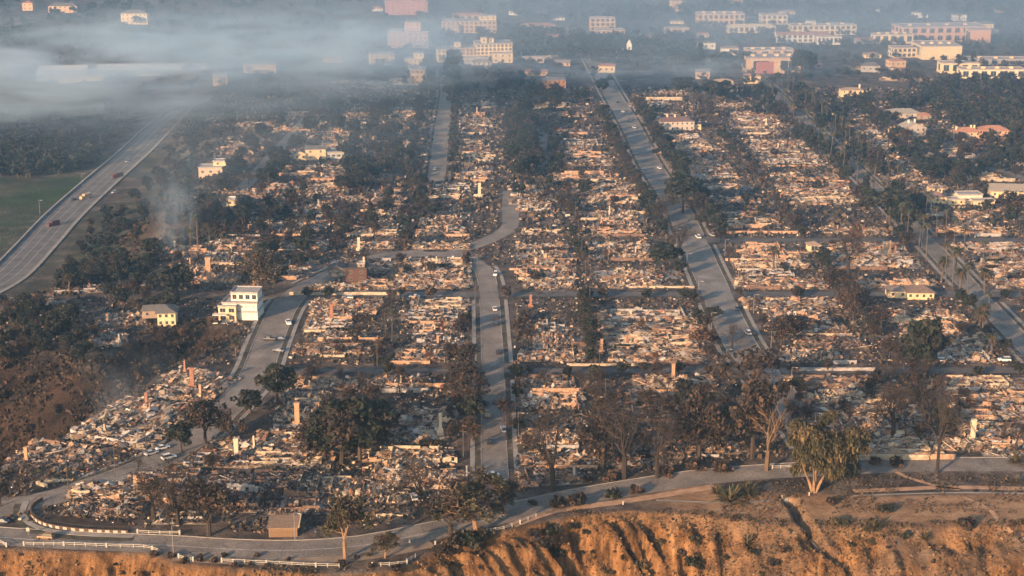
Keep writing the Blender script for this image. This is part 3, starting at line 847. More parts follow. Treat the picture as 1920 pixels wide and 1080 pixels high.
KIND = {'E': ('leafy_tree', 'dark leafy green tree', 'leafy tree', 'dark leafy trees among the ruins'), 'S': ('scorched_tree', 'scorched brown tree', 'scorched tree', 'scorched brown trees'),
        'B': ('bare_tree', 'bare burnt tree', 'bare tree', 'bare burnt trees'), 'C': ('conifer_tree', 'narrow dark conifer', 'conifer', 'narrow conifers'),
        'F': ('fan_palm', 'tall thin fan palm', 'palm tree', 'tall palms along the street'), 'D': ('date_palm', 'stout singed date palm', 'palm tree', 'stout date palms'),
        'K': ('eucalyptus_tree', 'singed eucalyptus', 'eucalyptus', 'eucalyptus trees on the bluff road'), 'W': ('bare_tree', 'pale bare tree', 'bare tree', 'bare burnt trees'),
        'R': ('rust_leaved_tree', 'rust brown tree', 'scorched tree', 'rust brown trees')}
tn = 0
QUEUE = []
def tree(kind, x, y, h, label=None, wide=1.0, v=None, z=None):
    QUEUE.append((kind, x, y, h, label, wide, v, z))
def make_tree(kind, x, y, h, label=None, wide=1.0, v=None, z=None):
    global tn
    tn += 1
    r = random.Random(tn * 7 + 1)
    tr, cr = PROTO[kind][(v if v is not None else r.randrange(99)) % len(PROTO[kind])]
    nm, lb, cat, grp = KIND[kind]
    s = h / PH[kind]
    root = empty(nm, (x, y, gh(x, y) if z is None else z), r.uniform(0, 6.28), (s * wide, s * wide, s))
    part('trunk', tr, root); part('crown', cr, root)
    hs = 'small ' if h < 6 else ('tall ' if h > 12 and kind in 'ESBRK' else '')
    tag(root, label or f"{hs}{lb}, {where(x, y)}", cat, grp)
    return root
def tpx(kind, px, py, hpx, label=None, wide=1.0, v=None):
    g = G(px, py)
    return tree(kind, g.x, g.y, hpx / (PXM(py) * 0.93), label, wide, v, g.z)

# ------------------------------------------------------------------ standing buildings
BM = {}
def bmat(c, nm='plaster', **k):
    key = f"{nm}_{'_'.join(str(int(q * 100)) for q in c)}"
    return mat(key, c, **({'var': 0.12, 'scale': 0.5} | k))
def _box_mesh(name, m, *b):
    mb = MB(); mb.box(*b); return mb.mesh(name, m)
WIN_FRAME = MB()
for b in ((-.5, .5, -.04, 0, -.5, -.44), (-.5, .5, -.04, 0, .44, .5), (-.5, -.45, -.04, 0, -.44, .44), (.45, .5, -.04, 0, -.44, .44), (-.02, .02, -.04, 0, -.44, .44)): WIN_FRAME.box(*b)
WIN_FRAME = WIN_FRAME.mesh('window', M_WHITE)
PANE = _box_mesh('pane', M_GLASS, -.45, .45, -.02, 0, -.44, .44)
OCC = []
def window(root, x, y, z, w, h, rz=0.0):
    f = part('window', WIN_FRAME, root, (x, y, z), rz, (w, 1.0, h))
    part('pane', PANE, f)
def chim(root, x, y, z, h, m):
    mb = MB(); mb.box(-.5, .5, -.4, .4, 0, h); mb.box(-.6, .6, -.5, .5, h, h + .25)
    part('chimney', mb.mesh('chimney', m), root, (x, y, z))
def roof_mesh(kind, w, d, rise, ov, m):
    mb = MB(); a, b = w / 2 + ov, ov
    if kind == 'hip':
        k = min(w, d) / 2 + ov
        if w >= d: t = [(-a + k, d / 2, rise), (a - k, d / 2, rise)]
        else: t = [(0, -b + k, rise), (0, d + b - k, rise)]
        v = [(-a, -b, 0), (a, -b, 0), (a, d + b, 0), (-a, d + b, 0)] + t + [(-a, -b, -.2), (a, -b, -.2), (a, d + b, -.2), (-a, d + b, -.2)]
        f = [(0, 1, 5, 4), (2, 3, 4, 5), (3, 0, 4), (1, 2, 5)] if w >= d else [(0, 1, 4), (2, 3, 5), (1, 2, 5, 4), (3, 0, 4, 5)]
        f += [(7, 6, 9, 8)] + [(6, 7, 1, 0), (7, 8, 2, 1), (8, 9, 3, 2), (9, 6, 0, 3)]
        mb.add(v, f)
    elif kind == 'gable':       # ridge along x
        v = [(-a, -b, 0), (a, -b, 0), (a, d / 2, rise), (-a, d / 2, rise), (a, d + b, 0), (-a, d + b, 0)]
        v += [(p[0], p[1], p[2] - .25) for p in v]
        mb.add(v, [(0, 1, 2, 3), (3, 2, 4, 5), (7, 6, 9, 8), (8, 9, 11, 10), (0, 6, 7, 1), (5, 4, 10, 11), (1, 7, 8, 2), (2, 8, 10, 4), (0, 3, 9, 6), (3, 5, 11, 9)])
    elif kind == 'gabley':      # ridge along y, gable end to the front
        v = [(-a, -b, 0), (0, -b, rise), (a, -b, 0), (-a, d + b, 0), (0, d + b, rise), (a, d + b, 0)]
        v += [(p[0], p[1], p[2] - .25) for p in v]
        mb.add(v, [(0, 1, 4, 3), (1, 2, 5, 4), (7, 6, 9, 10), (8, 7, 10, 11), (0, 6, 7, 1), (1, 7, 8, 2), (3, 4, 10, 9), (4, 5, 11, 10), (0, 3, 9, 6), (2, 8, 11, 5)])
    else:
        mb.box(-a, a, -b, d + b, 0, .25); mb.box(-a + .0, a, -b, -b + .25, .253, .7); mb.box(-a, a, d + b - .25, d + b, .253, .7); mb.box(-a, -a + .25, -b + .253, d + b - .253, .253, .7); mb.box(a - .25, a, -b + .253, d + b - .253, .253, .7)
    return mb.mesh('roof', m)
def block(root, x, y, z, w, d, h, wc, rk='flat', rc=(0.3, 0.28, 0.26), rise=1.8, storeys=1, nw=3, ov=.3, ww=1.1, wh=1.3, side=True, pn='wall'):
    """one volume of a building: wall, roof, windows on the front and left side"""
    wm = bmat(wc); rm = bmat(rc, 'roof', var=.2, scale=1.2)
    mb = MB(); mb.box(-w / 2, w / 2, 0, d, -1.5 if z == 0 else 0, h)
    if rk == 'gable': mb.add([(-w / 2, 0, h), (-w / 2, d, h), (-w / 2, d / 2, h + rise * .93), (w / 2, 0, h), (w / 2, d, h), (w / 2, d / 2, h + rise * .93)], [(0, 1, 2), (4, 3, 5)])
    if rk == 'gabley': mb.add([(-w / 2, 0, h), (w / 2, 0, h), (0, 0, h + rise * .93), (-w / 2, d, h), (w / 2, d, h), (0, d, h + rise * .93)], [(0, 1, 2), (4, 3, 5)])
    part(pn, mb.mesh(pn, wm), root, (x, y, z))
    part('roof', roof_mesh(rk, w, d, rise, ov, rm), root, (x, y, z + h + .004))
    sh = h / storeys
    if root.location.y > 1200: ww, wh = ww * 1.25, wh * 1.3
    for s in range(storeys):
        zz = z + sh * (s + .55)
        for k in range(nw):
            window(root, x - w / 2 + w * (k + .5) / nw, y - .003, zz, ww, min(wh, sh * .68))
        if side:
            ns = max(1, int(nw * d / w))
            for k in range(ns): window(root, x - w / 2 - .003, y + d * (k + .5) / ns, zz, ww, min(wh, sh * .68), -math.pi / 2)
def bldg(name, px, py, label, cat, rz=0.0, group=None):
    g = G(px, py)
    root = empty(name, g, R(rz))
    tag(root, label, cat, group)
    OCC.append((g.x, g.y + 5))
    return root
CREAM, PEACH, WHT, TERRA = (0.6, 0.46, 0.27), (0.5, 0.33, 0.19), (0.62, 0.57, 0.48), (0.34, 0.17, 0.11)
GREYR, TANR = (0.13, 0.12, 0.11), (0.27, 0.2, 0.15)
# white modernist house on the slope
b = bldg('modern_house', 446, 600, 'white multi level modern house stepping down the slope beside the curving left street', 'house', -4)
block(b, 1, 0, 0, 14, 11, 3.2, WHT, nw=0, side=False); 
block(b, 1, -.01, 3.7, 13.8, 10.8, 3.0, WHT, nw=0, side=False)
block(b, 2.5, 2, 7.2, 10.5, 8.5, 3.2, WHT, nw=4, ww=1.7, wh=2.0)
block(b, -3.5, -3, -3.2, 7.5, 8, 3.0, WHT, nw=2, ww=2.2, wh=1.8)
block(b, -3.5, -2.5, 0, 7, 6, 6, CREAM, nw=2, storeys=2, ww=2.3, wh=1.8)
for z in (-.1, 3.2):
    part('balcony', _box_mesh('balcony', bmat(WHT), -8.8, -3.2, -5.2, -2.51, z, z + .28), b)
    for k in range(5): part('railing', _box_mesh('railing', M_WHITE, -8.7 + k * 1.2, -8.66 + k * 1.2, -5.15, -5.1, z + .28, z + 1.2), b)
for k in range(4): part('round_window', _box_mesh('round_window', M_GLASS, 1.8 + k * 1.5, 2.2 + k * 1.5, -.06, -.012, 5.3, 5.7), b)
b = bldg('cream_house', 313, 612, 'cream two storey house with grey hip roof among trees left of the white modern house', 'house', 5)
block(b, 0, 0, 0, 7, 7, 5.6, CREAM, 'hip', GREYR, 1.6, 2, 3, .8)
block(b, -4, 5, 2.0, 12, 7, 3.2, TANR, 'hip', GREYR, 1.4, 1, 3, .6)
# big block of flats
b = bldg('apartment_block', 905, 117, 'largest cream hotel like block with stepped terraces rising out of the smoke', 'apartment block', 8)
block(b, 10, 0, 0, 30, 22, 15, CREAM, storeys=5, nw=9, ww=1.6, wh=1.7)
block(b, -14, 2, 0, 20, 20, 11.5, PEACH, storeys=4, nw=6, ww=1.5, wh=1.6)
block(b, -30, 8, 0, 14, 16, 10, CREAM, storeys=3, nw=4, ww=1.5, wh=1.6)
block(b, 16, -7, 0, 17, 6.5, 8, CREAM, storeys=2, nw=3)
block(b, -6, -8, 0, 20, 8, 5, (0.36, .33, .3), 'hip', (0.36, .34, .32), 1.2, nw=4)
for x, y, h in ((2, 6, 4), (8, 8, 3), (-20, 9, 3.5)): block(b, x, y, 15.3 if x > 0 else 11.8, 5, 5, h, CREAM, nw=1)
b = bldg('apartment_block', 880, 62, 'peach arched block behind and above the largest cream block', 'apartment block', 4)
block(b, 0, 0, 0, 52, 20, 11, PEACH, storeys=3, nw=12, ww=1.8, wh=1.7); block(b, -16, -5, 0, 12, 5, 8, PEACH, storeys=2, nw=3); block(b, 18, 4, 11.4, 16, 9, 4, CREAM, nw=3)
b = bldg('apartment_block', 765, 90, 'pale pink block nearly hidden in the smoke', 'apartment block', 0)
block(b, 0, 0, 0, 36, 22, 14, (0.46, .3, .25), storeys=4, nw=8, ww=1.6); block(b, 4, 4, 14.4, 14, 9, 7, (0.46, .3, .25), storeys=2, nw=3)
b = bldg('apartment_block', 762, 28, 'dull red roofed block at the top edge in smoke', 'apartment block', 0)
block(b, 0, 0, 0, 44, 20, 14, (0.34, .17, .15), 'hip', (0.3, .14, .12), 5, 4, 8)
b = bldg('house', 903, 128, 'small cream house in front of the largest cream block', 'house'); block(b, 0, 0, 0, 16, 9, 5, CREAM, 'hip', TANR, 1.8, 2, 4)
b = bldg('orange_house', 1040, 166, 'bright orange two storey house standing alone above the ruins', 'house', 6); block(b, 0, 0, 0, 17, 10, 6.5, (0.55, .25, .11), 'hip', (0.3, .25, .22), 1.4, 2, 5)
b = bldg('white_house', 1357, 172, 'white villa with tan roof below the shopping street', 'house', 6); block(b, 0, 0, 0, 22, 10, 4, CREAM, 'hip', TANR, 1.5, 1, 7); block(b, 2, 6, 3, 13, 8, 4, CREAM, 'hip', PEACH, 1.2, 1, 4)
b = bldg('brown_roof_house', 1270, 245, 'two storey house with brown roof and white chimneys right of the wide street', 'house', 4); block(b, 0, 0, 0, 22, 11, 6, (0.42, .36, .3), 'hip', (0.14, .09, .08), 2.4, 2, 7); block(b, 12, 3, 0, 8, 8, 3.6, CREAM, 'hip', (0.14, .09, .08), 1.4, 1, 2)
for x in (-6, -1): chim(b, x, 5, 7, 2.6, bmat(CREAM))
b = bldg('church', 1180, 110, 'pale burnt church with pointed tower in the haze', 'church', 0); block(b, -5, 0, 0, 12, 8, 5, CREAM, 'gabley', CREAM, 2.5, 1, 3); block(b, 0, 3, 0, 4, 4, 11, WHT, 'hip', WHT, 5, 2, 1); block(b, 8, -9, 0, 13, 7, 4, CREAM, 'gable', GREYR, 1.6, 1, 3)
b = bldg('school_hall', 125, 152, 'long pale gabled school hall dim behind the smoke', 'school', 8); block(b, -4, 0, 0, 38, 26, 5.0, (0.4, .38, .34), 'gable', (0.36, .35, .34), 6, 1, 8, 1); block(b, 12, -7, 0, 34, 6, 3.6, CREAM, nw=6)
b = bldg('school_wing', 285, 142, 'long flat roofed colonnaded school wing behind the smoke', 'school', 4); block(b, 0, 0, 0, 86, 20, 5, (0.38, .37, .35), 'gable', (0.33, .32, .31), 3.5, 1, 14, 1.2, 4.6, 3.8)
b = bldg('house', 487, 137, 'pale blockish building half lost in the smoke', 'house'); block(b, 0, 0, 0, 26, 14, 6.5, PEACH, storeys=2, nw=6)
b = bldg('house', 413, 158, 'small peach building just left of the smoke column', 'house'); block(b, 0, 0, 0, 11, 10, 7, PEACH, storeys=2, nw=3)
b = bldg('hill_house', 252, 46, 'cream hilltop house near the top left corner', 'house'); block(b, 0, 0, 0, 26, 12, 11, CREAM, 'hip', GREYR, 3, 3, 6)
b = bldg('hill_house', 118, 24, 'wide pale house by the top edge, left', 'house'); block(b, 0, 0, 0, 30, 12, 7, PEACH, 'hip', GREYR, 3, 2, 6)
b = bldg('hill_house', 52, 20, 'small pink house nearest the top left corner', 'house'); block(b, 0, 0, 0, 11, 10, 8, PEACH, 'hip', TERRA, 2, 2, 2)
b = bldg('flats', 717, 122, 'cream block of flats on the crest left of the far street', 'flats', 12); block(b, 0, 0, 0, 20, 10, 9, CREAM, storeys=3, nw=5)
b = bldg('flats', 783, 160, 'tan three storey flats left of the smoky far street', 'flats', -6); block(b, 0, 0, 0, 11, 9, 12, PEACH, storeys=3, nw=3); block(b, -14, 2, 0, 16, 8, 3, (0.33, .3, .27), nw=4)
b = bldg('flats', 775, 132, 'stepped pale flats above the tan flats', 'flats', -6); block(b, 0, 0, 0, 14, 9, 9, CREAM, storeys=3, nw=4); block(b, 4, 3, 9.3, 8, 6, 4, CREAM, nw=2)
b = bldg('white_gabled_house', 592, 300, 'white gabled house with glazed wing left of the dark trees', 'house', 6); block(b, 0, 0, 0, 12, 9, 6.5, CREAM, 'gable', GREYR, 1.5, 2, 2); block(b, -9, -1, 0, 7, 8, 4, CREAM, 'gabley', GREYR, 1.8, 1, 2); block(b, 12, 1, 0, 12, 8, 4, (0.42, .42, .38), nw=4, ww=2); block(b, -15, 1, 0, 6, 7, 3, CREAM, nw=2)
b = bldg('cream_house', 403, 330, 'boxy cream house with flat roof beside the smoking hill', 'house', 4); block(b, 0, 0, 0, 18, 9, 4.6, (0.5, .36, .26), nw=4, ww=1.6); block(b, 4, 3, 5, 10, 6, 2.6, CREAM, nw=2)
b = bldg('house', 440, 386, 'small white roofed house above the smoking hill', 'house'); block(b, 0, 0, 0, 9, 6, 3, CREAM, 'flat', WHT, nw=2)
b = bldg('burnt_shell', 668, 530, 'charred two storey shell with exposed rafters and tall chimney', 'burnt shell', 0)
block(b, 0, 0, 0, 9, 8, 6, (0.10, .055, .04), 'flat', (0.06, .05, .045), storeys=2, nw=2); block(b, -8, 1, 2.5, 8, 7, 3, (0.12, .11, .1), 'gabley', (0.08, .07, .06), 1.8, 1, 3, .9); block(b, 2, 2, 6.3, 3, 3, 1.4, TANR, nw=1)
mb = MB(); mb.box(-.4, .4, -.35, .35, 0, 5.0); part('chimney', mb.mesh('chimney', CHIMM['cream']), b, (3, 5, 5.2))
b = bldg('garden_pavilion', 1527, 473, 'square cream garden pavilion with tan roof', 'pavilion', 4)
block(b, 0, 0, 0, 5.6, 5, 3.4, CREAM, 'hip', TANR, 1.3, 1, 1, .5, 3.2, 2.6, False)
b = bldg('cottage', 1712, 562, 'cream cottage with brown hip roof left of the palm street', 'cottage', -3); block(b, 3, 0, 0, 11, 8, 3.2, CREAM, 'hip', (0.15, .11, .09), 2.4, 1, 4, .7); block(b, -6, 2, 0, 8, 7, 3, CREAM, 'hip', (0.17, .14, .12), 1.6, 1, 2, .5); chim(b, 2, 4, 4.6, 1.6, bmat(CREAM))
b = bldg('villa', 1745, 382, 'low villa with brown roof behind a clipped hedge, right of the palm street', 'villa', 2); block(b, 0, 0, 0, 17, 9, 3.6, CREAM, 'hip', (0.24, .16, .12), 2, 1, 5, .6); block(b, 4, 6, 4, 7, 4, 3, CREAM, 'gable', TANR, 1, 1, 3)
b = bldg('white_box_house', 1820, 382, 'white flat roofed box house among the ruins at right', 'house', 4); block(b, 0, 0, 0, 12, 8, 4.5, (0.6, .53, .4), nw=4, ww=1.6, wh=.6); block(b, -8, -2, 0, 9, 6, 2.6, CREAM, nw=2); block(b, 5, -6, 0, 11, 5, 2.6, CREAM, nw=2)
b = bldg('tan_roof_house', 1888, 372, 'cream house with broad grey tan roof at the right edge', 'house', -6); block(b, 0, 0, 0, 17, 10, 4, CREAM, 'gable', (0.24, .21, .17), 3, 1, 4, .7)
b = bldg('terracotta_villa', 1845, 268, 'large terracotta roofed villa with two wings above the bare slope', 'villa', -4)
block(b, 6, 0, 0, 17, 10, 8, (0.46, .27, .17), 'hip', TERRA, 2.4, 3, 5, .7); block(b, -9, 4, 0, 15, 9, 6, (0.44, .34, .24), 'hip', TERRA, 2.4, 2, 4, .7)
for x, y in ((-16, 8), (-7, 8), (-5, 8)): chim(b, x, y, 4 if x < -10 else 7.5, 4.5 if x < -10 else 2, bmat(CREAM))
part('terrace_wall', _box_mesh('terrace_wall', bmat(PEACH), -10, 10, -7, -6.6, -1, 1.2), b)
b = bldg('villa', 1715, 256, 'gabled grey cream villa with two white chimneys, upper right', 'villa', 10); block(b, 0, 0, 0, 15, 11, 5.5, (0.36, .32, .27), 'gabley', (0.3, .26, .21), 3.2, 2, 4, .6); block(b, -9, 2, 0, 9, 9, 4, CREAM, 'hip', CREAM, 2, 1, 2); chim(b, -2, 6, 7, 2.6, bmat(WHT)); chim(b, 2, 6, 7.4, 2.6, bmat(WHT))
b = bldg('villa', 1695, 222, 'long low grey roofed villa just above the gabled villa', 'villa', 2); block(b, 0, 0, 0, 22, 11, 3.6, (0.36, .32, .27), 'hip', (0.26, .24, .2), 2.4, 1, 6, .7); block(b, 13, -4, 0, 9, 7, 3, TANR, 'hip', TERRA, 1.2, 1, 2)
b = bldg('house', 1598, 182, 'white chimneyed house front showing over dark trees', 'house', 4); block(b, 0, 0, 0, 16, 8, 5, CREAM, 'hip', TANR, 1.5, 2, 4); chim(b, 6, 4, 5.5, 3, bmat(WHT))
# shopping streets and warehouses along the top right
SHOPS = [
 (1352, 48, 46, 22, 11, PEACH, 'flat', 'long peach department store block at the left end of the shopping street', 2, 9),
 (1452, 46, 26, 16, 9, CREAM, 'flat', 'yellowish shop block with broad pale awning roof', 2, 5),
 (1410, 62, 46, 12, 6, CREAM, 'hip', 'low cream shop row below the department store', 1, 9),
 (1545, 66, 62, 16, 9, CREAM, 'flat', 'long cream arcade building with banded windows', 2, 12),
 (1505, 80, 48, 12, 7, WHT, 'gable', 'white gabled shop row in front of the arcade building', 2, 10),
 (1555, 84, 22, 10, 7, WHT, 'flat', 'small white colonnaded shop in front of the arcade', 1, 6),
 (1445, 108, 40, 18, 6, PEACH, 'flat', 'flat peach shed with long pale roof', 1, 4),
 (1452, 138, 44, 26, 12, (0.5, .33, .2), 'flat', 'big orange and red walled store beside tall dark trees', 1, 2),
 (1520, 128, 20, 9, 3, TERRA, 'hip', 'pair of red roofed kiosks right of the big store', 1, 3),
 (1675, 82, 36, 12, 8, CREAM, 'flat', 'cream shop block with five big square openings', 1, 5),
 (1770, 78, 80, 30, 13, (0.5, .28, .19), 'flat', 'long salmon coloured shopping centre', 2, 10),
 (1838, 84, 18, 16, 13, (0.5, .29, .2), 'flat', 'blank salmon block closing the right end of the shopping centre', 1, 0),
 (1765, 112, 34, 36, 11, (0.58, .46, .27), 'flat', 'yellow white gabled warehouse', 1, 0),
 (1700, 108, 24, 14, 8, CREAM, 'flat', 'ruined cream shopfront left of the yellow white warehouse', 2, 6),
 (1800, 138, 30, 14, 8, CREAM, 'flat', 'cream hall behind the pair of tall conifers', 1, 4),
 (1862, 148, 50, 14, 7, (0.6, .5, .33), 'flat', 'white hall with tall dark bays and red end wall', 1, 7),
 (1890, 122, 60, 20, 4, (0.3, .27, .25), 'flat', 'long low grey roofed building at the right edge', 1, 8),
 (1145, 76, 26, 14, 9, PEACH, 'flat', 'peach building with arched upper floor in the haze', 2, 6),
 (1130, 58, 24, 12, 12, PEACH, 'flat', 'taller peach building behind the arched one', 3, 5),
 (1270, 66, 22, 12, 6, PEACH, 'flat', 'low peach house left of the shopping street', 1, 4),
 (1010, 58, 34, 12, 5, (0.36, .2, .17), 'hip', 'reddish roofed school building right of the peach block', 1, 6),
 (1000, 118, 18, 8, 4, PEACH, 'flat', 'small peach hut in drifting smoke right of the largest block', 1, 3),
 (880, 40, 34, 12, 6, PEACH, 'hip', 'pinkish building on the skyline side of the arched block', 1, 5),
]
for px, py, w, d, h, c, rk, lb, st, nw in SHOPS:
    b = bldg('shop_building' if w > 15 else 'kiosk', px, py, lb, 'building', 3 + (px % 7) - 3)
    block(b, 0, 0, 0, w, d, h, c, rk, (0.36, .3, .26) if rk == 'flat' else TERRA if c != CREAM else CREAM, 2.2, st, nw, .3, w / max(nw, 1) * .5, h / st * .55)
    if w > 30 and rk == 'flat':
        for k in range(4): part('rooftop_unit', _box_mesh('rooftop_unit', bmat(CREAM), -1.5, 1.5, -1, 1, 0, 1.6), b, (-w * .35 + k * w * .22, d * .5, h + .26))
b = [t for t in THINGS if t['label'].startswith('big orange')][0]
part('red_wall', _box_mesh('red_wall', bmat((0.3, .11, .09)), -15, -1, -.3, -.01, 0, 9.5), b)
# small far houses along the top
r = random.Random(5)
far_spots = []
for k in range(185):
    px, py = r.uniform(0, 1915), r.uniform(3, 128)
    if k < 90: continue
    if k > 105: px, py = r.uniform(960, 1915), r.uniform(20, 165)
    if px < 960 and py > 45 and not (600 < px < 700): continue
    if any(abs(px - s[0]) < 45 and abs(py - s[1]) < 16 for s in SHOPS): continue
    if any(abs(px - q[0]) < 24 and abs(py - q[1]) < 6 for q in far_spots): continue
    far_spots.append((px, py))
    cn, wc = r.choice([('cream', CREAM), ('peach', PEACH), ('grey', (0.3, .28, .26)), ('white', WHT)])
    rn, rc = r.choice([('grey', GREYR), ('tan', TANR), ('red', TERRA)])
    g = G(px, py)
    if any(math.hypot(g.x - o[0], g.y - o[1]) < 26 for o in OCC): continue
    rel = min(SHOPS, key=lambda s: abs(s[0] - px) + 2 * abs(s[1] - py))
    b = bldg('far_house', px, py, f"{cn} house, {rn} roof, {'above' if py < rel[1] else 'below'} {'and left of' if px < rel[0] else 'and right of'} the {' '.join(rel[7].split()[:4])}", 'house', r.uniform(-15, 15), 'houses in the hazy distance')
    block(b, 0, 0, 0, r.uniform(9, 17), r.uniform(8, 11), r.uniform(2.5, 6), wc, r.choice(['hip', 'gable', 'flat', 'flat']), rc, r.uniform(1.5, 2.5), 1, 3, .4)

# ------------------------------------------------------------------ the burnt lots
BANDS = [(450, 538), (552, 636), (650, 728), (742, 858), (866, 1130)]
def rows(a, b, pitch=15.6):
    n = max(1, round((b - a) / pitch)); s = (b - a) / n
    return [a + s * (k + .5) for k in range(n)], s
def in_view(x, y): return abs(x) < 0.307 * y + 26
COLS = [  # centre x, width, first y, last y
 (-67, 30, 560, 700), (-67, 28, 462, 552), (-33, 31, 455, 700), (15, 25, 452, 860), (54, 38, 462, 860), (115, 40, 462, 1130), (163, 38, 462, 1130),
 (222, 34, 560, 1080), (262, 34, 640, 1080), (304, 34, 760, 1000),
 (-33, 28, 716, 860), (-66, 28, 716, 860), (-99, 28, 640, 860), (-128, 22, 690, 860),
 (-22, 24, 866, 1130), (47, 38, 866, 1130), (-74, 26, 866, 1130), (-106, 26, 866, 1130), (-166, 26, 860, 1000)]
rr = random.Random(11)
LOTS = []
for cx, w, y0, y1 in COLS:
    for (a, b_) in BANDS:
        if b_ <= y0 or a >= y1: continue
        rs, s = rows(max(a, y0), min(b_, y1), 16.2 if a < 860 else 20)
        for y in rs:
            cxx = cx - (max(0, y - 700) * 0.035 if 0 < cx < 90 or 90 < cx < 130 else 0)
            if not in_view(cxx, y): continue
            if any(math.hypot(cxx - ox, y - oy) < 17 for ox, oy in OCC): continue
            vd = float(poly_sd(cxx, y, VALLEY)); cd = float(poly_sd(cxx, y, CANYON))
            if vd > -8 or cd > -6 or math.hypot(cxx - HILL[0], y - HILL[1]) < 30: continue
            if cx < -80 and y < 700 and math.hypot(cxx + 92, 0) < 18 and y < 668: continue
            if y > 980 and rr.random() < .25: continue
            dk = rr.random() < (.14 if y < 700 else .08)
            if rr.random() < .08: continue
            wx = w * rr.choice((.62, .75, .85, .95, 1.0))
            ruin(cxx + rr.uniform(-.5, .5) * (w - wx), y + rr.uniform(-.5, .5), wx, s * rr.uniform(.66, .95), rr.uniform(-.04, .04), dk, far=y > 900)
            LOTS.append((cxx, y, w, s))
            if rr.random() < .62:
                gwall(cxx + rr.uniform(-w * .25, w * .2), y - s / 2 - .1, rr.choice(['peach', 'cream', 'cream', 'ash grey', 'peach', 'brown']), rr.randrange(3), rr.choice([0, 0, .02]), (rr.uniform(.6, 1.1), 1, rr.uniform(.7, 1.2)))
# ruins that do not follow the grid
for px, py, w, d, rz, dk, ch in [(270, 778, 30, 24, -20, 0, 'red brick'), (215, 820, 30, 13, -20, 0, 'tan brick'), (120, 848, 26, 12, -15, 0, None), (80, 868, 22, 11, 5, 1, None), (375, 712, 26, 15, -25, 0, 'red brick'), (345, 740, 24, 12, -20, 0, 'tan brick'),
        (228, 600, 20, 16, 10, 0, 'tan brick'), (205, 640, 13, 14, 10, 0, None), (62, 572, 24, 10, 5, 0, 'cream'), (142, 545, 22, 9, 12, 1, 'red brick'), (355, 505, 22, 10, 0, 0, 'tan brick'), (395, 525, 26, 12, 0, 0, 'tan brick'), (350, 470, 24, 12, 0, 0, 'cream'),
        (455, 480, 26, 11, 0, 1, 'cream'), (445, 455, 24, 10, 0, 1, None), (545, 470, 26, 12, 0, 1, 'cream'), (520, 505, 24, 10, 0, 0, 'cream'), (555, 430, 30, 12, 0, 1, None), (500, 425, 28, 12, 0, 0, None), (450, 360, 26, 12, 0, 0, None), (530, 355, 28, 12, 0, 0, None),
        (635, 540, 26, 9, 0, 0, None), (800, 525, 26, 14, 0, 0, None), (740, 535, 26, 13, 0, 0, 'blackened'), (700, 505, 26, 12, 0, 0, 'tan brick'), (800, 495, 22, 10, 0, 0, None), (480, 235, 26, 12, 0, 0, None), (455, 270, 22, 12, 0, 0, None),
        (300, 905, 20, 12, 0, 1, None), (215, 925, 26, 11, -6, 0, None), (430, 905, 24, 12, 0, 1, None), (370, 930, 22, 12, 0, 1, None), (450, 945, 24, 12, 2, 1, None), (560, 945, 18, 14, 0, 1, None), (520, 900, 20, 11, 0, 1, None), (475, 840, 30, 14, -4, 0, 'cream'), (560, 825, 26, 12, 0, 0, 'red brick'),
        (540, 865, 28, 11, 0, 0, None), (640, 915, 18, 14, 0, 0, None), (715, 925, 17, 15, 0, 0, 'blackened'), (790, 905, 26, 12, 4, 0, None), (842, 900, 16, 10, 0, 0, None), (420, 865, 22, 10, 0, 1, 'red brick'), (340, 895, 22, 10, 0, 1, None),
        (345, 970, 16, 9, 0, 1, None), (760, 885, 20, 12, 0, 0, None), (1620, 800, 32, 13, 0, 0, 'tan brick'), (1035, 895, 20, 12, 8, 1, None), (1150, 860, 24, 12, 4, 1, None), (1270, 845, 26, 12, 0, 1, None), (1750, 835, 30, 10, 0, 0, None), (1900, 830, 26, 12, 0, 0, None),
        (660, 155, 30, 12, 0, 0, None), (700, 165, 30, 12, 0, 0, None), (990, 110, 40, 14, 0, 0, None), (1060, 105, 40, 14, 0, 0, None), (1260, 175, 26, 14, 0, 0, None), (1350, 155, 26, 10, 0, 0, None), (1640, 130, 40, 12, 0, 0, None), (1700, 150, 40, 12, 0, 0, None), (555, 245, 26, 13, 0, 0, None), (610, 235, 26, 13, 0, 0, None), (515, 285, 24, 12, 0, 0, None), (640, 275, 26, 13, 0, 0, None), (600, 400, 28, 13, 0, 0, None), (690, 375, 28, 12, 0, 0, None), (640, 350, 26, 11, 0, 0, None), (430, 300, 24, 12, 0, 0, None), (570, 215, 26, 12, 0, 0, None), (630, 185, 28, 12, 0, 0, None), (1500, 175, 26, 12, 0, 0, None), (1520, 205, 26, 12, 0, 0, None)]:
    g = G(px, py)
    ruin(g.x, g.y, w, d, R(rz), bool(dk), ch if ch else None, z=g.z)
g = G(195, 955); ruin(g.x, g.y, 22, 10, R(-4), True, None, 5, z=g.z)

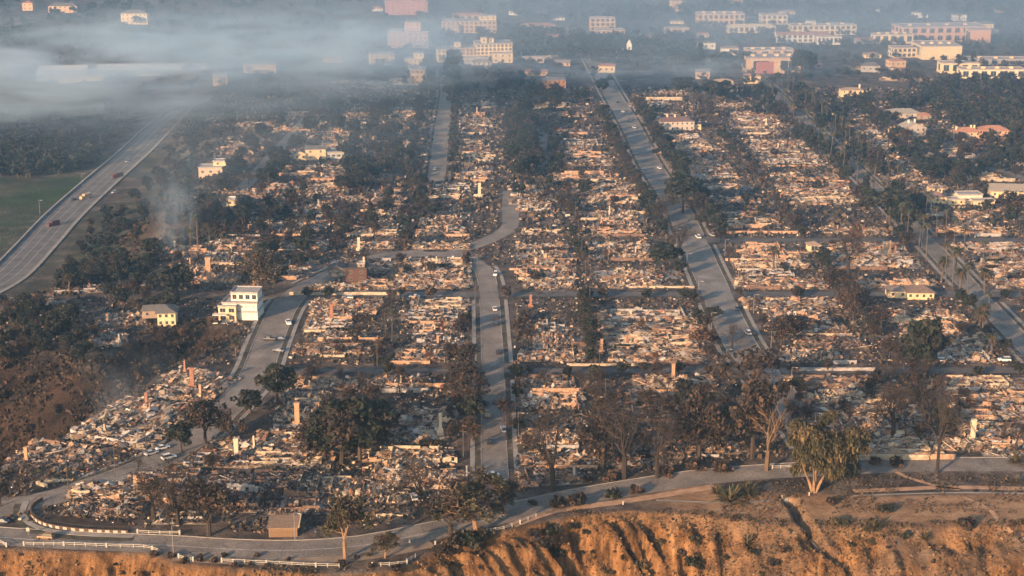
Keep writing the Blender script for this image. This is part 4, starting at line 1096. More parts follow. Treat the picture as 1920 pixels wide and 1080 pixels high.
# foreground walls that stand out in the photograph: (px centre, py base, width m, colour, height)
for px, py, wm, cn, h, lb in [(1663, 862, 26, 'cream', 1.7, 'long cream wall panel on the bluff road behind the big pepper tree'), (1715, 861, 25, 'peach', 1.7, 'long orange lit wall panel ending beside the thin bare tree'),
        (1562, 695, 30, 'ash grey', 1.2, 'pale foundation kerb wall around an empty plot on the middle cross street'), (610, 553, 30, 'cream', 1.3, 'long white wall left part, along the upper cross street'), (700, 553, 22, 'cream', 1.3, 'short white wall right part, along the upper cross street'),
        (600, 818, 28, 'cream', 1.5, 'bright cream wall with brick stump behind the dark tree mass'), (1235, 755, 26, 'cream', 1.0, 'pale wall along the middle cross street right of centre'), (1460, 478, 34, 'peach', 1.6, 'long peach wall under the garden pavilion'),
        (1440, 438, 40, 'peach', 1.4, 'long brick coloured terrace wall above the garden pavilion'), (1240, 638, 40, 'peach', 1.5, 'longest peach wall between the central and wide streets'), (790, 726, 26, 'peach', 1.5, 'low brick coloured wall above the pale rubble, left of the central street'),
        (1130, 686, 26, 'cream', 0.9, 'long thin cream wall on the middle cross street'), (1240, 540, 28, 'cream', 0.9, 'long thin cream wall on the upper cross street'), (660, 640, 26, 'peach', 1.6, 'peach wall fragment with brown cap, left block'),
        (560, 330, 28, 'peach', 1.8, 'long peach wall below the white gabled house'), (1095, 330, 22, 'peach', 3.0, 'red brown wall of a roofless mansion left of the wide street'), (1245, 188, 26, 'cream', 2.4, 'cream wall under the burnt mound right of the wide street')]:
    g = G(px, py); k = 1
    gwall(g.x, g.y, cn, k, 0, (wm / 20, 1, h / 1.6), label=lb)

LAWNP = poly0([(75, 962), (140, 972), (250, 985), (250, 1000), (130, 992), (80, 978)])
# litter, stumps and dead garden growth over all the yards
def yards(name, n, ylo, yhi, label, smin, smax, seed):
    rg = np.random.default_rng(seed)
    y = rg.uniform(ylo, yhi, n); x = rg.uniform(-1, 1, n) * (.307 * y + 22)
    k = (poly_sd(x, y, CANYON) < -2) & (poly_sd(x, y, VALLEY) < 2)
    for X, hw in ((-91.5, 10), (-8, 9), (195, 10)): k &= ~((np.abs(x - X) < hw) & (y < 690 if X < 0 else y < 1300))
    k &= ~((np.abs(x - np.interp(y, [470, 560, 756, 910, 1160, 1300], [97, 87, 85.6, 80, 74, 70])) < 11.5))
    for a, b_ in (GAP1, GAP2): k &= ~((y > a + 1) & (y < b_ - 1))
    for pth, hw in ALLST + [(pbl, 9)]: k &= line_dist(x, y, [(p.x, p.y) for p in pth[::2] + pth[-1:]]) > hw + 1.0
    k &= poly_sd(x, y, LAWNP) < 0
    k &= (np.interp(x, EDGE[:, 0], EDGE[:, 1]) + 10 < y) & ~((x > 0) & (y < np.interp(x, [p.x for p in pbl], [p.y for p in pbl])))
    x, y = x[k], y[k]; n = len(x); z = np.zeros(n)
    m = n // 2; sz = rg.uniform(smin, smax, m)
    dim = np.stack([sz * rg.uniform(.4, 1.6, m), sz * rg.uniform(.3, .9, m), sz * rg.uniform(.1, .7, m)], 1)
    mb = MB(); mb.boxes(np.stack([x[:m], y[:m], dim[:, 2] * .4], 1), dim, rots(m, .3, rg), pick(m, [1.5, 2, 1, 2, 6, 5, .5, .3, .8, 6], rg))
    xm, ym = x[m:], y[m:]; q = len(xm); s_ = rg.uniform(smin, smax * 1.5, q)
    v = np.einsum('nij,kj->nki', rots(q, .7, rg), np.array([(-.5, 0, 0), (.5, 0, 0), (.4, .15, .95), (-.35, .1, .8)])) * s_[:, None, None] + np.stack([xm, ym, np.zeros(q)], 1)[:, None, :]
    mb.quads(v, np.array([(0.03, .03, .022), (0.05, .04, .03), (0.08, .055, .035), (0.02, .02, .018), (.12, .09, .06)])[rg.integers(0, 5, q)])
    part(name, mb.mesh(name, M_COL), kind='stuff')['label'] = label
yards('yard_litter', 9000, 404, 452, 'burnt garden growth and litter in the plots along the bluff road', .3, 1.0, 40)
yards('yard_litter', 60000, 450, 760, 'burnt garden growth and litter over the nearer yards', .3, 1.1, 41)
yards('yard_litter', 50000, 742, 1200, 'burnt garden growth and litter over the farther yards', .6, 1.8, 42)

# ------------------------------------------------------------------ hedges
HEDGE = []
for s, pal in enumerate([GREENS, SCORCH, SCORCH]):
    r = np.random.default_rng(300 + s); c = MB()
    n = 900; v = r.uniform(-1, 1, (n, 3)) * (5, .7, .75) + (0, 0, .75)
    leaf_cards(c, v, np.full(n, .25), n * 2, .45, pal, r)
    c.box(-4.8, 4.8, -.5, .5, 0, 1.2, (0.03, .025, .02))
    HEDGE.append(c.mesh('hedge', M_LEAF))
def hedge(x, y, k, rz, sc, label=None):
    o = part('hedge', HEDGE[k], loc=(x, y, gh(x, y)), rz=rz, sc=sc)
    tag(o, label or f"{['dark green', 'brown', 'blackened'][k]} clipped hedge, {where(x, y)}", 'hedge', 'hedges along the lots')
r = random.Random(21)
for cx, y, w, s in LOTS:
    if r.random() < (.30 if y < 900 else .08): hedge(cx + r.uniform(-w * .5, w * .5), y + r.choice([-.5, .5]) * s, r.randrange(3), r.choice([0, 0, math.pi / 2]), (r.uniform(.4, 1.2), 1, r.uniform(.8, 1.5)))

# ------------------------------------------------------------------ trees by their place in the photograph
NAMED = [
 ('K', 648, 1047, 118, 'leaning eucalyptus with orange trunk on the bluff edge above the white fence', 1.0, 0), ('K', 722, 1046, 52, 'small eucalyptus by the fence right of the leaning eucalyptus', 1.2, 1),
 ('K', 895, 1000, 112, 'broad dusty eucalyptus at the bluff corner below the central street', 1.5, 2), ('S', 845, 1003, 80, 'straggly low tree leaning left of the broad dusty eucalyptus', 1.4, 1), ('K', 945, 965, 66, 'small sparse tree at the mouth of the central street', 1.0, 1),
 ('B', 800, 966, 112, 'spreading bare tree with orange forked trunk by the driveway', 1.35, 0), ('B', 288, 978, 105, 'blackened multi stem tree beside the burnt estate', 1.0, 1), ('B', 335, 985, 110, 'dense bare tree in the middle of the burnt estate', 1.0, 2),
 ('S', 392, 1004, 112, 'singed tree with pale trunk at the roadside left of the garage', 1.0, 1), ('B', 1037, 920, 150, 'tall thin bare tree with forked orange trunk near the central corner', .8, 3), ('B', 1170, 897, 150, 'tall bare tree beside the narrow driveway', .9, 4),
 ('S', 1130, 880, 110, None, .9, 2), ('B', 1232, 896, 125, 'bare tree with orange trunk right of the narrow driveway', .8, 1), ('S', 1310, 868, 142, 'tall scorched tree left of the dark conifers', .8, 3),
 ('S', 1410, 860, 165, 'tallest scorched tree by the bluff road', .7, 0), ('W', 1437, 882, 138, 'pale bare forked tree lit orange left of the pepper tree', 1.0, 0),
 ('B', 1605, 864, 92, None, 1.1, 0), ('B', 1675, 822, 100, 'wide bare tree standing in pale rubble', 1.2, 2), ('B', 1757, 887, 190, 'very tall slender bare tree at the right end of the orange wall', .45, 3), ('B', 1905, 850, 70, None, 1, 1),
 ('E', 340, 848, 55, 'round brown leaved tree beside the parked cars', 1.1, 0), ('S', 385, 832, 92, None, .95, 1), ('S', 432, 832, 70, None, .8, 2), ('E', 520, 760, 78, 'dark round tree at the bend of the curving street', 1.0, 1), ('E', 470, 775, 42, None, 1.3, 2),
 ('E', 610, 868, 95, None, 1.1, 3), ('S', 640, 872, 110, None, 1.1, 0), ('E', 675, 866, 120, None, 1.1, 4), ('S', 708, 850, 105, None, 1.1, 1), ('S', 590, 862, 80, None, 1.1, 2), ('E', 655, 840, 90, None, 1.1, 1), ('B', 725, 830, 80, None, 1.0, 3),
 ('S', 878, 700, 62, None, 1, 1), ('S', 880, 740, 70, None, 1, 2), ('S', 872, 775, 72, None, 1, 3), ('E', 885, 800, 60, None, 1, 1), ('S', 880, 840, 60, None, 1, 0), ('S', 945, 790, 45, None, 1, 0), ('B', 950, 825, 50, None, 1, 1),
 ('E', 1245, 508, 52, 'round dark tree beside the wide street below the bend', 1.2, 0), ('E', 1338, 602, 28, 'small round street tree on the left kerb of the wide street', 1.3, 1), ('R', 1310, 660, 48, 'low rust brown tree left of the wide street', 1.5, 0),
 ('B', 1275, 480, 62, None, 1.1, 1), ('B', 1250, 430, 66, None, 1.1, 2), ('E', 1280, 400, 70, None, 1.1, 0), ('S', 1310, 410, 50, None, 1.1, 0), ('B', 1372, 660, 55, None, 1, 3),
 ('S', 1405, 742, 95, 'big round scorched tree at the foot of the wide street', 1.15, 2), ('S', 1465, 650, 60, None, 1.3, 1), ('S', 1490, 640, 55, None, 1.2, 2), ('E', 1733, 708, 112, 'tall bushy dark tree above the pale rubble near the palm street', .85, 3),
 ('E', 1715, 700, 80, None, .9, 2), ('S', 1645, 628, 60, None, 1.1, 1), ('B', 1590, 515, 78, None, 1.1, 4), ('S', 1570, 560, 60, None, 1.1, 1), ('S', 1600, 600, 70, None, 1, 3), ('R', 1598, 480, 62, None, .7, 1), ('E', 1668, 420, 66, 'large dark spreading tree left of the palm street', 1.35, 4), ('E', 1700, 440, 60, None, 1.1, 1),
 ('C', 1621, 392, 60, 'dark triangular conifer above the spreading tree', 1.3, 0), ('E', 1745, 338, 40, 'wide black green tree behind the low villa', 1.8, 0), ('E', 1800, 335, 36, None, 1.5, 2), ('S', 1905, 420, 62, None, 1.3, 1), ('S', 1640, 330, 60, None, .9, 1),
 ('E', 1502, 148, 52, 'bulky dark tree right of the big orange store', 1.2, 0), ('C', 1312, 128, 44, 'dark triangular conifer in drifting smoke', 1.4, 0), ('E', 1356, 132, 34, None, 1.6, 1), ('E', 1398, 132, 34, None, .9, 2), ('C', 1795, 138, 34, 'left one of two tall dark conifers before the white hall', 1.1, 1), ('C', 1823, 134, 36, 'right one of two tall dark conifers before the white hall', 1.1, 3),
 ('C', 848, 200, 100, 'tall black cypress group beside the smoky far street', 1.0, 1), ('C', 858, 170, 70, None, 1.2, 3), ('E', 575, 200, 22, 'flat topped dark umbrella tree in the haze', 2.6, 1), ('E', 560, 205, 22, None, 1.6, 1), ('E', 1345, 190, 38, 'round dark tree right of the white villa', 1.6, 2), ('E', 1280, 178, 34, None, 1.5, 1),
 ('F', 372, 486, 84, 'tallest fan palm beside the smoking hill', 1, 0), ('F', 393, 490, 62, None, 1, 1), ('F', 360, 500, 70, None, 1, 2), ('F', 430, 530, 64, None, 1, 0), ('F', 412, 540, 60, None, 1, 1), ('F', 735, 640, 60, None, 1, 1),
 ('K', 478, 560, 90, 'big open crowned tree behind the white modern house', 1.3, 1), ('E', 330, 560, 60, None, 1.2, 2), ('D', 442, 668, 34, 'squat date palm on the bare slope below the white modern house', 1.2, 0),
 ('D', 1448, 0, 0, None, 1, 0),
]
for k, px, py, hp, lb, wd, v in NAMED:
    if hp: tpx(k, px, py, hp, lb, wd, v)
make_W = [t for t in QUEUE if t[0] == 'W']
for t in make_W: make_tree(*t)
# the big pepper tree on the bluff
r_ = np.random.default_rng(500); t_ = MB(); c_ = MB(); tips = []
for e in ((-.45, 0, 1), (.1, .2, 1), (.5, -.1, 1), (-.1, -.35, 1)):
    e = np.array(e, float); e /= np.linalg.norm(e)
    t_.tube((e[0] * .5, e[1] * .5, -.4), e * 4.5, .62, .38, (0.25, 0.155, 0.09), 7)
    branch_pts(t_, e * 4.5, e, 8.2, .36, 2, r_, (0.17, 0.11, 0.07), tips, 0, 4, .5)
cc = np.array(tips)[r_.choice(len(tips), 210)] + r_.normal(0, .7, (210, 3))
col = OLIVE + [(0.11, .08, .04)]
for q in cc:                       # hanging strands
    m = 70; a = q + r_.normal(0, .9, (m, 3)) * (1, 1, .6); L = r_.uniform(.4, 1.7, m)
    s_ = r_.normal(0, 1, (m, 3)); s_[:, 2] *= .1; s_ *= .12
    dn = np.stack([r_.normal(0, .12, m), r_.normal(0, .12, m), -L], 1)
    v = np.stack([a - s_, a + s_, a + s_ + dn, a - s_ + dn], 1)
    leaf_cards(c_, q[None], np.array([1.9]), 110, .5, [col[r_.integers(len(col))]], r_)
    c_.quads(v, np.tile(np.array(col[r_.integers(len(col))]), (m, 1)) * r_.uniform(.6, 1.35, (m, 1)))
g = G(1526, 923)
b = empty('pepper_tree', g); part('trunk', t_.mesh('trunk', M_LEAF), b); part('crown', c_.mesh('crown', M_LEAF), b)
tag(b, 'big drooping olive green pepper tree with orange lit trunks on the bluff', 'pepper tree')

# rows along streets, between lots and in the yards
r = random.Random(77)
def trow(x0, y0, x1, y1, step, kinds, hr, prob=.9, jit=2.0):
    L = math.hypot(x1 - x0, y1 - y0); n = int(L / step)
    for i in range(n + 1):
        if r.random() > prob: continue
        t = (i + r.uniform(-.3, .3)) / max(n, 1)
        x, y = x0 + (x1 - x0) * t + r.uniform(-jit, jit), y0 + (y1 - y0) * t
        if any(a + 2 < y < b_ + 1 for a, b_ in (GAP1, GAP2)) and abs(x) < 200: continue
        if not in_view(x, y): continue
        if any(math.hypot(x - o[0], y - o[1]) < 10 for o in OCC): continue
        tree(r.choice(kinds), x, y, r.uniform(*hr))
trow(29, 455, 30, 640, 6.5, 'SSBE', (5, 9), .9, 1.5); trow(31, 660, 31, 850, 8, 'SBE', (5, 8), .6)
trow(-50, 465, -50, 700, 11, 'BSB', (4, 8), .6); trow(140, 470, 139, 760, 11, 'SBSE', (5, 9), .7); trow(137, 760, 130, 1120, 10, 'SBE', (6, 11), .6)
trow(-19, 470, -19, 600, 8, 'SSE', (4, 7), .8); trow(-17, 600, -20, 690, 10, 'SB', (4, 6), .5); trow(3, 470, 3, 640, 11, 'SBE', (4, 6), .6)
trow(74, 560, 74, 740, 13, 'ESB', (5, 8), .6); trow(70, 745, 60, 1080, 9, 'EESB', (7, 11), .9); trow(97, 742, 88, 1100, 8, 'EEES', (8, 12), .9, 3); trow(98, 480, 98, 735, 14, 'SEB', (5, 8), .5)
trow(182, 470, 182, 640, 12, 'SEB', (5, 8), .5)
for X in (186, 204): trow(X, 600, X - 1, 1230, 13 if X > 200 else 12, 'FFFFF', (15, 19), .62, 1.2)
trow(184, 700, 183, 1200, 15, 'EES', (8, 13), .7, 3); trow(207, 700, 206, 1150, 12, 'EESB', (8, 13), .7, 4)
for px, py in [(1450, 478), (1700, 430), (1728, 436), (1765, 498), (1800, 520), (1845, 520), (1843, 585), (1838, 600), (1790, 480), (1858, 640), (1690, 420)]: tpx('D' if py > 460 else 'F', px, py + 30, 50 if py > 460 else 66)
trow(-33, 868, -46, 1300, 11, 'EES', (6, 9), .75, 1); trow(-57, 868, -70, 1300, 11, 'EESC', (6, 10), .8, 1)
trow(4, 868, 4, 1080, 6, 'EES', (9, 14), .9, 6); trow(10, 880, 12, 1060, 8, 'ES', (9, 13), .8, 5); trow(26, 868, 26, 1080, 10, 'EB', (7, 10), .6)
trow(-90, 740, -88, 1080, 11, 'EESB', (6, 10), .7, 4); trow(-78, 860, -76, 1000, 9, 'EES', (8, 12), .8, 6)
trow(-49, 716, -49, 855, 9, 'BSE', (5, 9), .6); trow(-82, 716, -82, 855, 9, 'BSE', (5, 9), .7); trow(-113, 660, -113, 850, 10, 'SBE', (5, 10), .6)
trow(242, 600, 242, 1080, 11, 'SEB', (6, 11), .6, 4); trow(283, 700, 283, 1000, 10, 'SEB', (7, 12), .7, 5)
trow(-135, 740, -132, 1080, 9, 'EES', (7, 12), .7, 4); trow(-156, 740, -156, 1080, 9, 'EES', (7, 12), .7, 4)
for cx, y, w, s in LOTS:
    if y > 1000: p = .3
    else: p = .42
    if r.random() < p: tree(r.choice('BBBSSR' if y < 760 else 'BSE'), cx + r.uniform(-w * .5, w * .5), y + r.uniform(-.5, .5) * s, r.uniform(3.5, 7))
for gp in (GAP1, GAP2):
    for xa, xb in ((-84, -16), (0, 78), (95, 185), (205, 260)): trow(xa, gp[0] + 1, xb, gp[0] + 1, 9, 'SBSE', (3, 5.5), .55, 2)
def fill(poly, n, kinds, hr, label=None, sep=6):
    pl = np.array(poly, float); x0, y0 = pl.min(0); x1, y1 = pl.max(0); pts = []
    tries = 0
    while len(pts) < n and tries < n * 30:
        tries += 1
        px, py = r.uniform(x0, x1), r.uniform(y0, y1)
        if float(poly_sd(px, py, pl)) < 0: continue
        g = G(px, py)
        if any(math.hypot(g.x - q[0], g.y - q[1]) < sep for q in pts): continue
        if any(math.hypot(g.x - o[0], g.y - o[1]) < 9 for o in OCC): continue
        if min((Vector((g.x, g.y)) - p).length for p in pbig) < 15: continue
        pts.append((g.x, g.y))
        tree(r.choice(kinds), g.x, g.y, r.uniform(*hr), z=g.z)
fill([(110, 560), (190, 500), (260, 470), (340, 480), (330, 600), (250, 590), (150, 560)], 26, 'EEESK', (6, 10))
fill([(160, 530), (250, 380), (330, 280), (370, 210), (410, 260), (350, 370), (220, 460), (200, 530)], 40, 'EEES', (6, 10))
fill([(0, 575), (120, 600), (180, 640), (160, 690), (90, 700), (0, 690)], 34, 'EEESB', (6, 10))
fill([(250, 640), (400, 610), (400, 660), (330, 690), (240, 740), (200, 700)], 26, 'BSBR', (3, 6))
fill([(100, 545), (150, 470), (180, 415), (220, 380), (240, 420), (190, 500), (120, 560)], 30, 'EEEES', (5, 8), sep=4)
fill([(215, 470), (240, 420), (330, 385), (400, 380), (410, 430), (300, 480)], 16, 'SBB', (3, 6))
fill([(0, 690), (150, 700), (120, 780), (0, 850)], 12, 'BSR', (2.5, 4))
fill([(375, 190), (560, 190), (520, 330), (420, 400), (380, 400), (350, 330)], 22, 'EEESB', (7, 11))
fill([(370, 390), (560, 380), (640, 420), (560, 460), (400, 450)], 14, 'SBE', (6, 10))
fill([(480, 470), (600, 440), (610, 510), (500, 530)], 14, 'ESE', (6, 9))
fill([(600, 200), (760, 180), (760, 350), (650, 350)], 24, 'EEES', (8, 13))
fill([(640, 350), (830, 360), (820, 430), (650, 450)], 18, 'ESB', (6, 10))
fill([(980, 330), (1120, 340), (1110, 400), (960, 390)], 14, 'SEB', (6, 9))
fill([(0, 940), (50, 880), (45, 930), (0, 960)], 6, 'BSR', (5, 8))
fill([(1650, 250), (1900, 290), (1900, 330), (1700, 330), (1640, 330)], 36, 'EESB', (7, 11))
fill([(1480, 230), (1620, 250), (1640, 330), (1500, 300)], 24, 'EESF', (8, 13))
fill([(1400, 180), (1700, 190), (1680, 240), (1420, 230)], 40, 'EEES', (7, 11))
fill([(1280, 130), (1500, 150), (1480, 190), (1280, 175)], 18, 'EES', (7, 10))
fill([(870, 140), (1160, 150), (1120, 210), (880, 200)], 34, 'EEES', (8, 12))
fill([(1280, 740), (1500, 750), (1560, 800), (1500, 860), (1280, 850)], 20, 'SSEB', (6, 11))
fill([(960, 700), (1290, 700), (1290, 790), (960, 800)], 14, 'BBS', (5, 9))
fill([(1460, 690), (1900, 690), (1900, 830), (1560, 830)], 16, 'BBS', (5, 9))
fill([(560, 640), (880, 640), (880, 800), (560, 800)], 18, 'BBS', (5, 8))
fill([(250, 880), (500, 880), (560, 990), (300, 990)], 10, 'BBS', (5, 9))
fill([(1060, 800), (1290, 790), (1290, 870), (1090, 880)], 14, 'SBB', (5, 9))
fill([(600, 760), (740, 740), (730, 840), (600, 850)], 9, 'SEB', (6, 10))
fill([(1620, 740), (1760, 700), (1780, 800), (1640, 800)], 9, 'BSB', (6, 10))

# woods that read as one mass
def woods(name, polys, n, pal, label, hr=(7, 12), size=1.5, cards=150):
    rg = np.random.default_rng(n); mb = MB(); r2 = random.Random(n)
    for poly in polys:
        pl = np.array(poly, float); x0, y0 = pl.min(0); x1, y1 = pl.max(0); k = 0; tr = 0
        while k < n // len(polys) and tr < 9000:
            tr += 1
            px, py = r2.uniform(x0, x1), r2.uniform(y0, y1)
            if float(poly_sd(px, py, pl)) < 0: continue
            g = G(px, py)
            if any(abs(g.x - o[0]) < 24 and -9 < g.y - o[1] < 30 for o in OCC): continue
            if min((Vector((g.x, g.y)) - p).length for p in pbig) < 17: continue
            k += 1
            h = r2.uniform(*hr); rx = h * r2.uniform(.34, .55)
            cc = crown_clumps(rg, rx, h * .36, g.z + h * .58, 14, .4); cc[:, 0] += g.x; cc[:, 1] += g.y
            leaf_cards(mb, cc, rg.uniform(.9, 1.6, 14), cards, size, np.array(pal) * r2.uniform(.7, 1.4), rg)
            mb.tube((g.x, g.y, g.z - .5), (g.x, g.y, g.z + h * .6), .35, .2, (0.06, .05, .04), 3)
    o = part(name, mb.mesh(name, M_LEAF), kind='stuff')
    tag(o, label, 'woods')
woods('valley_woods', [[(-60, 245), (100, 220), (200, 215), (290, 235), (240, 290), (190, 320), (140, 322), (60, 335), (-60, 335)]], 300, GREENS, 'dense dark green woods left of the big valley road')
woods('far_woods', [[(-50, 2), (960, 2), (960, 60), (640, 100), (-50, 100)], [(960, 2), (1960, 2), (1960, 40), (960, 45)], [(960, 60), (1300, 70), (1300, 130), (960, 110)]], 900, GREENS + SCORCH[:1], 'hazy mass of far trees along the top', cards=90, size=2.2)
woods('town_trees', [[(1270, 84), (1960, 84), (1960, 150), (1900, 160), (1270, 150)], [(960, 70), (1300, 70), (1300, 140), (960, 130)], [(640, 60), (960, 60), (960, 150), (640, 190)], [(20, 100), (640, 100), (560, 190), (380, 180), (20, 160)], [(1270, 30), (1960, 30), (1960, 90), (1270, 90)]], 900, GREENS + SCORCH, 'mixed burnt and dark trees between the buildings along the top', hr=(4, 9), size=1.3, cards=90)
woods('right_woods', [[(1690, 160), (1960, 155), (1960, 330), (1870, 300), (1780, 235), (1690, 220)]], 260, GREENS + SCORCH[:2] + GREENS[:2], 'brown green wooded slope at the right edge', size=1.3, cards=170)

# the trees that show largest are things of their own; the rest, far off, one mass
_rg = np.random.default_rng(9); _mb = MB(); _nrest = 0
for kd in 'ESBCFDKR':
    q = sorted([t for t in QUEUE if t[0] == kd], key=lambda t: -(t[3] / t[2] + (1 if t[4] else 0)))
    for t in q[:285]: make_tree(*t)
    for (k_, x, y, h, lb, wd, v, z) in q[285:]:
        z = gh(x, y) if z is None else z; _nrest += 1
        cc = crown_clumps(_rg, h * .38, h * .34, z + h * .62, 16, .4); cc[:, 0] += x; cc[:, 1] += y
        leaf_cards(_mb, cc, _rg.uniform(.8, 1.4, 16), 380, 1.0, GREENS if kd == 'E' else SCORCH, _rg)
        _mb.tube((x, y, z - .4), (x, y, z + h * .6), .3, .15, (0.06, .05, .04), 3)
if _nrest: tag(part('distant_trees', _mb.mesh('distant_trees', M_LEAF), kind='stuff'), 'distant dark trees scattered between the far streets', 'trees')

# ------------------------------------------------------------------ cars
def car_meshes(kind, col):
    L, W, Hh = {'sedan': (4.6, 1.8, 1.42), 'suv': (4.7, 1.9, 1.75), 'pickup': (5.4, 1.95, 1.8), 'truck': (7.5, 2.4, 3.0)}[kind]
    paint = mat('car_paint_' + '_'.join(str(int(c * 100)) for c in col), col, rough=.45, var=.08, spec=.4)
    hb = Hh * .58; body = MB(); hw = W / 2
    st = [(-L / 2, .45, hb * .82, .86), (-L / 2 + .25, .28, hb * .95, .97), (-L * .22, .26, hb, 1), (L * .2, .26, hb, 1), (L / 2 - .25, .28, hb * .92, .97), (L / 2, .42, hb * .75, .86)]
    v = []
    for y, z0, z1, s in st:
        v += [(-hw * s * .93, y, z0), (-hw * s, y, (z0 + z1) * .55), (-hw * s * .9, y, z1), (hw * s * .9, y, z1), (hw * s, y, (z0 + z1) * .55), (hw * s * .93, y, z0)]
    f = [(i * 6 + j, i * 6 + (j + 1) % 6, (i + 1) * 6 + (j + 1) % 6, (i + 1) * 6 + j) for i in range(5) for j in range(6)]
    f += [(5, 4, 3, 2, 1, 0), tuple(range(30, 36))]
    body.add(v, f)
    if kind == 'truck': c0, c1, t0, t1 = -L * .47, L * .2, -L * .47, L * .2
    elif kind == 'suv': c0, c1, t0, t1 = -L * .47, L * .22, -L * .42, L * .08
    elif kind == 'pickup': c0, c1, t0, t1 = -L * .08, L * .24, -L * .04, L * .14
    else: c0, c1, t0, t1 = -L * .34, L * .24, -L * .2, L * .06
    wb, wt = hw * .88, hw * (.72 if kind != 'truck' else .9)
    def cab(mb, z0, z1, e=0.0):
        v = [(-wb + e, c0 + e, z0), (wb - e, c0 + e, z0), (wb - e, c1 - e, z0), (-wb + e, c1 - e, z0), (-wt + e, t0 + e, z1), (wt - e, t0 + e, z1), (wt - e, t1 - e, z1), (-wt + e, t1 - e, z1)]
        mb.add(v, [(0, 1, 5, 4), (1, 2, 6, 5), (2, 3, 7, 6), (3, 0, 4, 7), (4, 5, 6, 7)])
    gl = MB(); rf = MB()
    if kind == 'truck':
        rf.box(-hw, hw, c0, c1, hb + .003, Hh); gl.box(-hw * .9, hw * .9, L * .32, L * .42, hb, hb + .7); body.box(-hw * .95, hw * .95, L * .24, L * .46, hb * .9, Hh * .72)
        gl = MB(); gl.box(-hw * .85, hw * .85, L * .461, L * .468, hb + .1, Hh * .66)
    else:
        cab(gl, hb - .02, Hh - .05); rf.box(-wt * .98, wt * .98, t0 + .03, t1 - .03, Hh - .045, Hh)
    return (body.mesh('body', paint), gl.mesh('windows', M_GLASS), rf.mesh('roof', paint), L, W)
_w = MB(); an = np.arange(10) * math.pi / 5
for x0, x1, rr_ in ((-.12, .12, .34),):
    v = [(x0, math.cos(a) * rr_, math.sin(a) * rr_) for a in an] + [(x1, math.cos(a) * rr_, math.sin(a) * rr_) for a in an]
    _w.add(v, [(i, (i + 1) % 10, 10 + (i + 1) % 10, 10 + i) for i in range(10)] + [tuple(range(9, -1, -1)), tuple(range(10, 20))])
WHEEL = _w.mesh('wheel', M_TYRE)
LAMP = _box_mesh('headlight', M_WHITE, -.16, .16, -.03, .03, -.09, .09)
CARC = {'white': (0.7, .68, .64), 'silver': (0.4, .4, .4), 'black': (0.025, .025, .03), 'red': (0.09, .035, .028), 'dark blue': (0.04, .05, .09), 'grey': (0.16, .16, .17), 'burnt': (0.16, .11, .08), 'tan': (0.42, .3, .18), 'brown': (0.22, .12, .06)}
_cm = {}
def car(px, py, rz, kind, cn, label):
    g = G(px, py)
    if (kind, cn) not in _cm: _cm[(kind, cn)] = car_meshes(kind, CARC[cn])
    bm_, gm, rm, L, W = _cm[(kind, cn)]
    nm = {'sedan': 'parked_car', 'suv': 'parked_car', 'pickup': 'pickup_truck', 'truck': 'fire_engine' if cn == 'red' else 'box_truck'}[kind]
    root = empty(nm, (g.x, g.y, g.z + .02), R(rz))
    part('body', bm_, root); part('windows', gm, root); part('roof', rm, root)
    for sx in (-1, 1):
        for sy in (-1, 1): part('wheel', WHEEL, root, (sx * (W / 2 - .1), sy * L * .31, .34), sc=1.25 if kind == 'truck' else 1)
        part('headlight', LAMP, root, (sx * W * .33, L / 2 - .02, .66))
    tag(root, label, 'truck' if kind in ('truck', 'pickup') else 'car', 'cars and trucks on the streets')
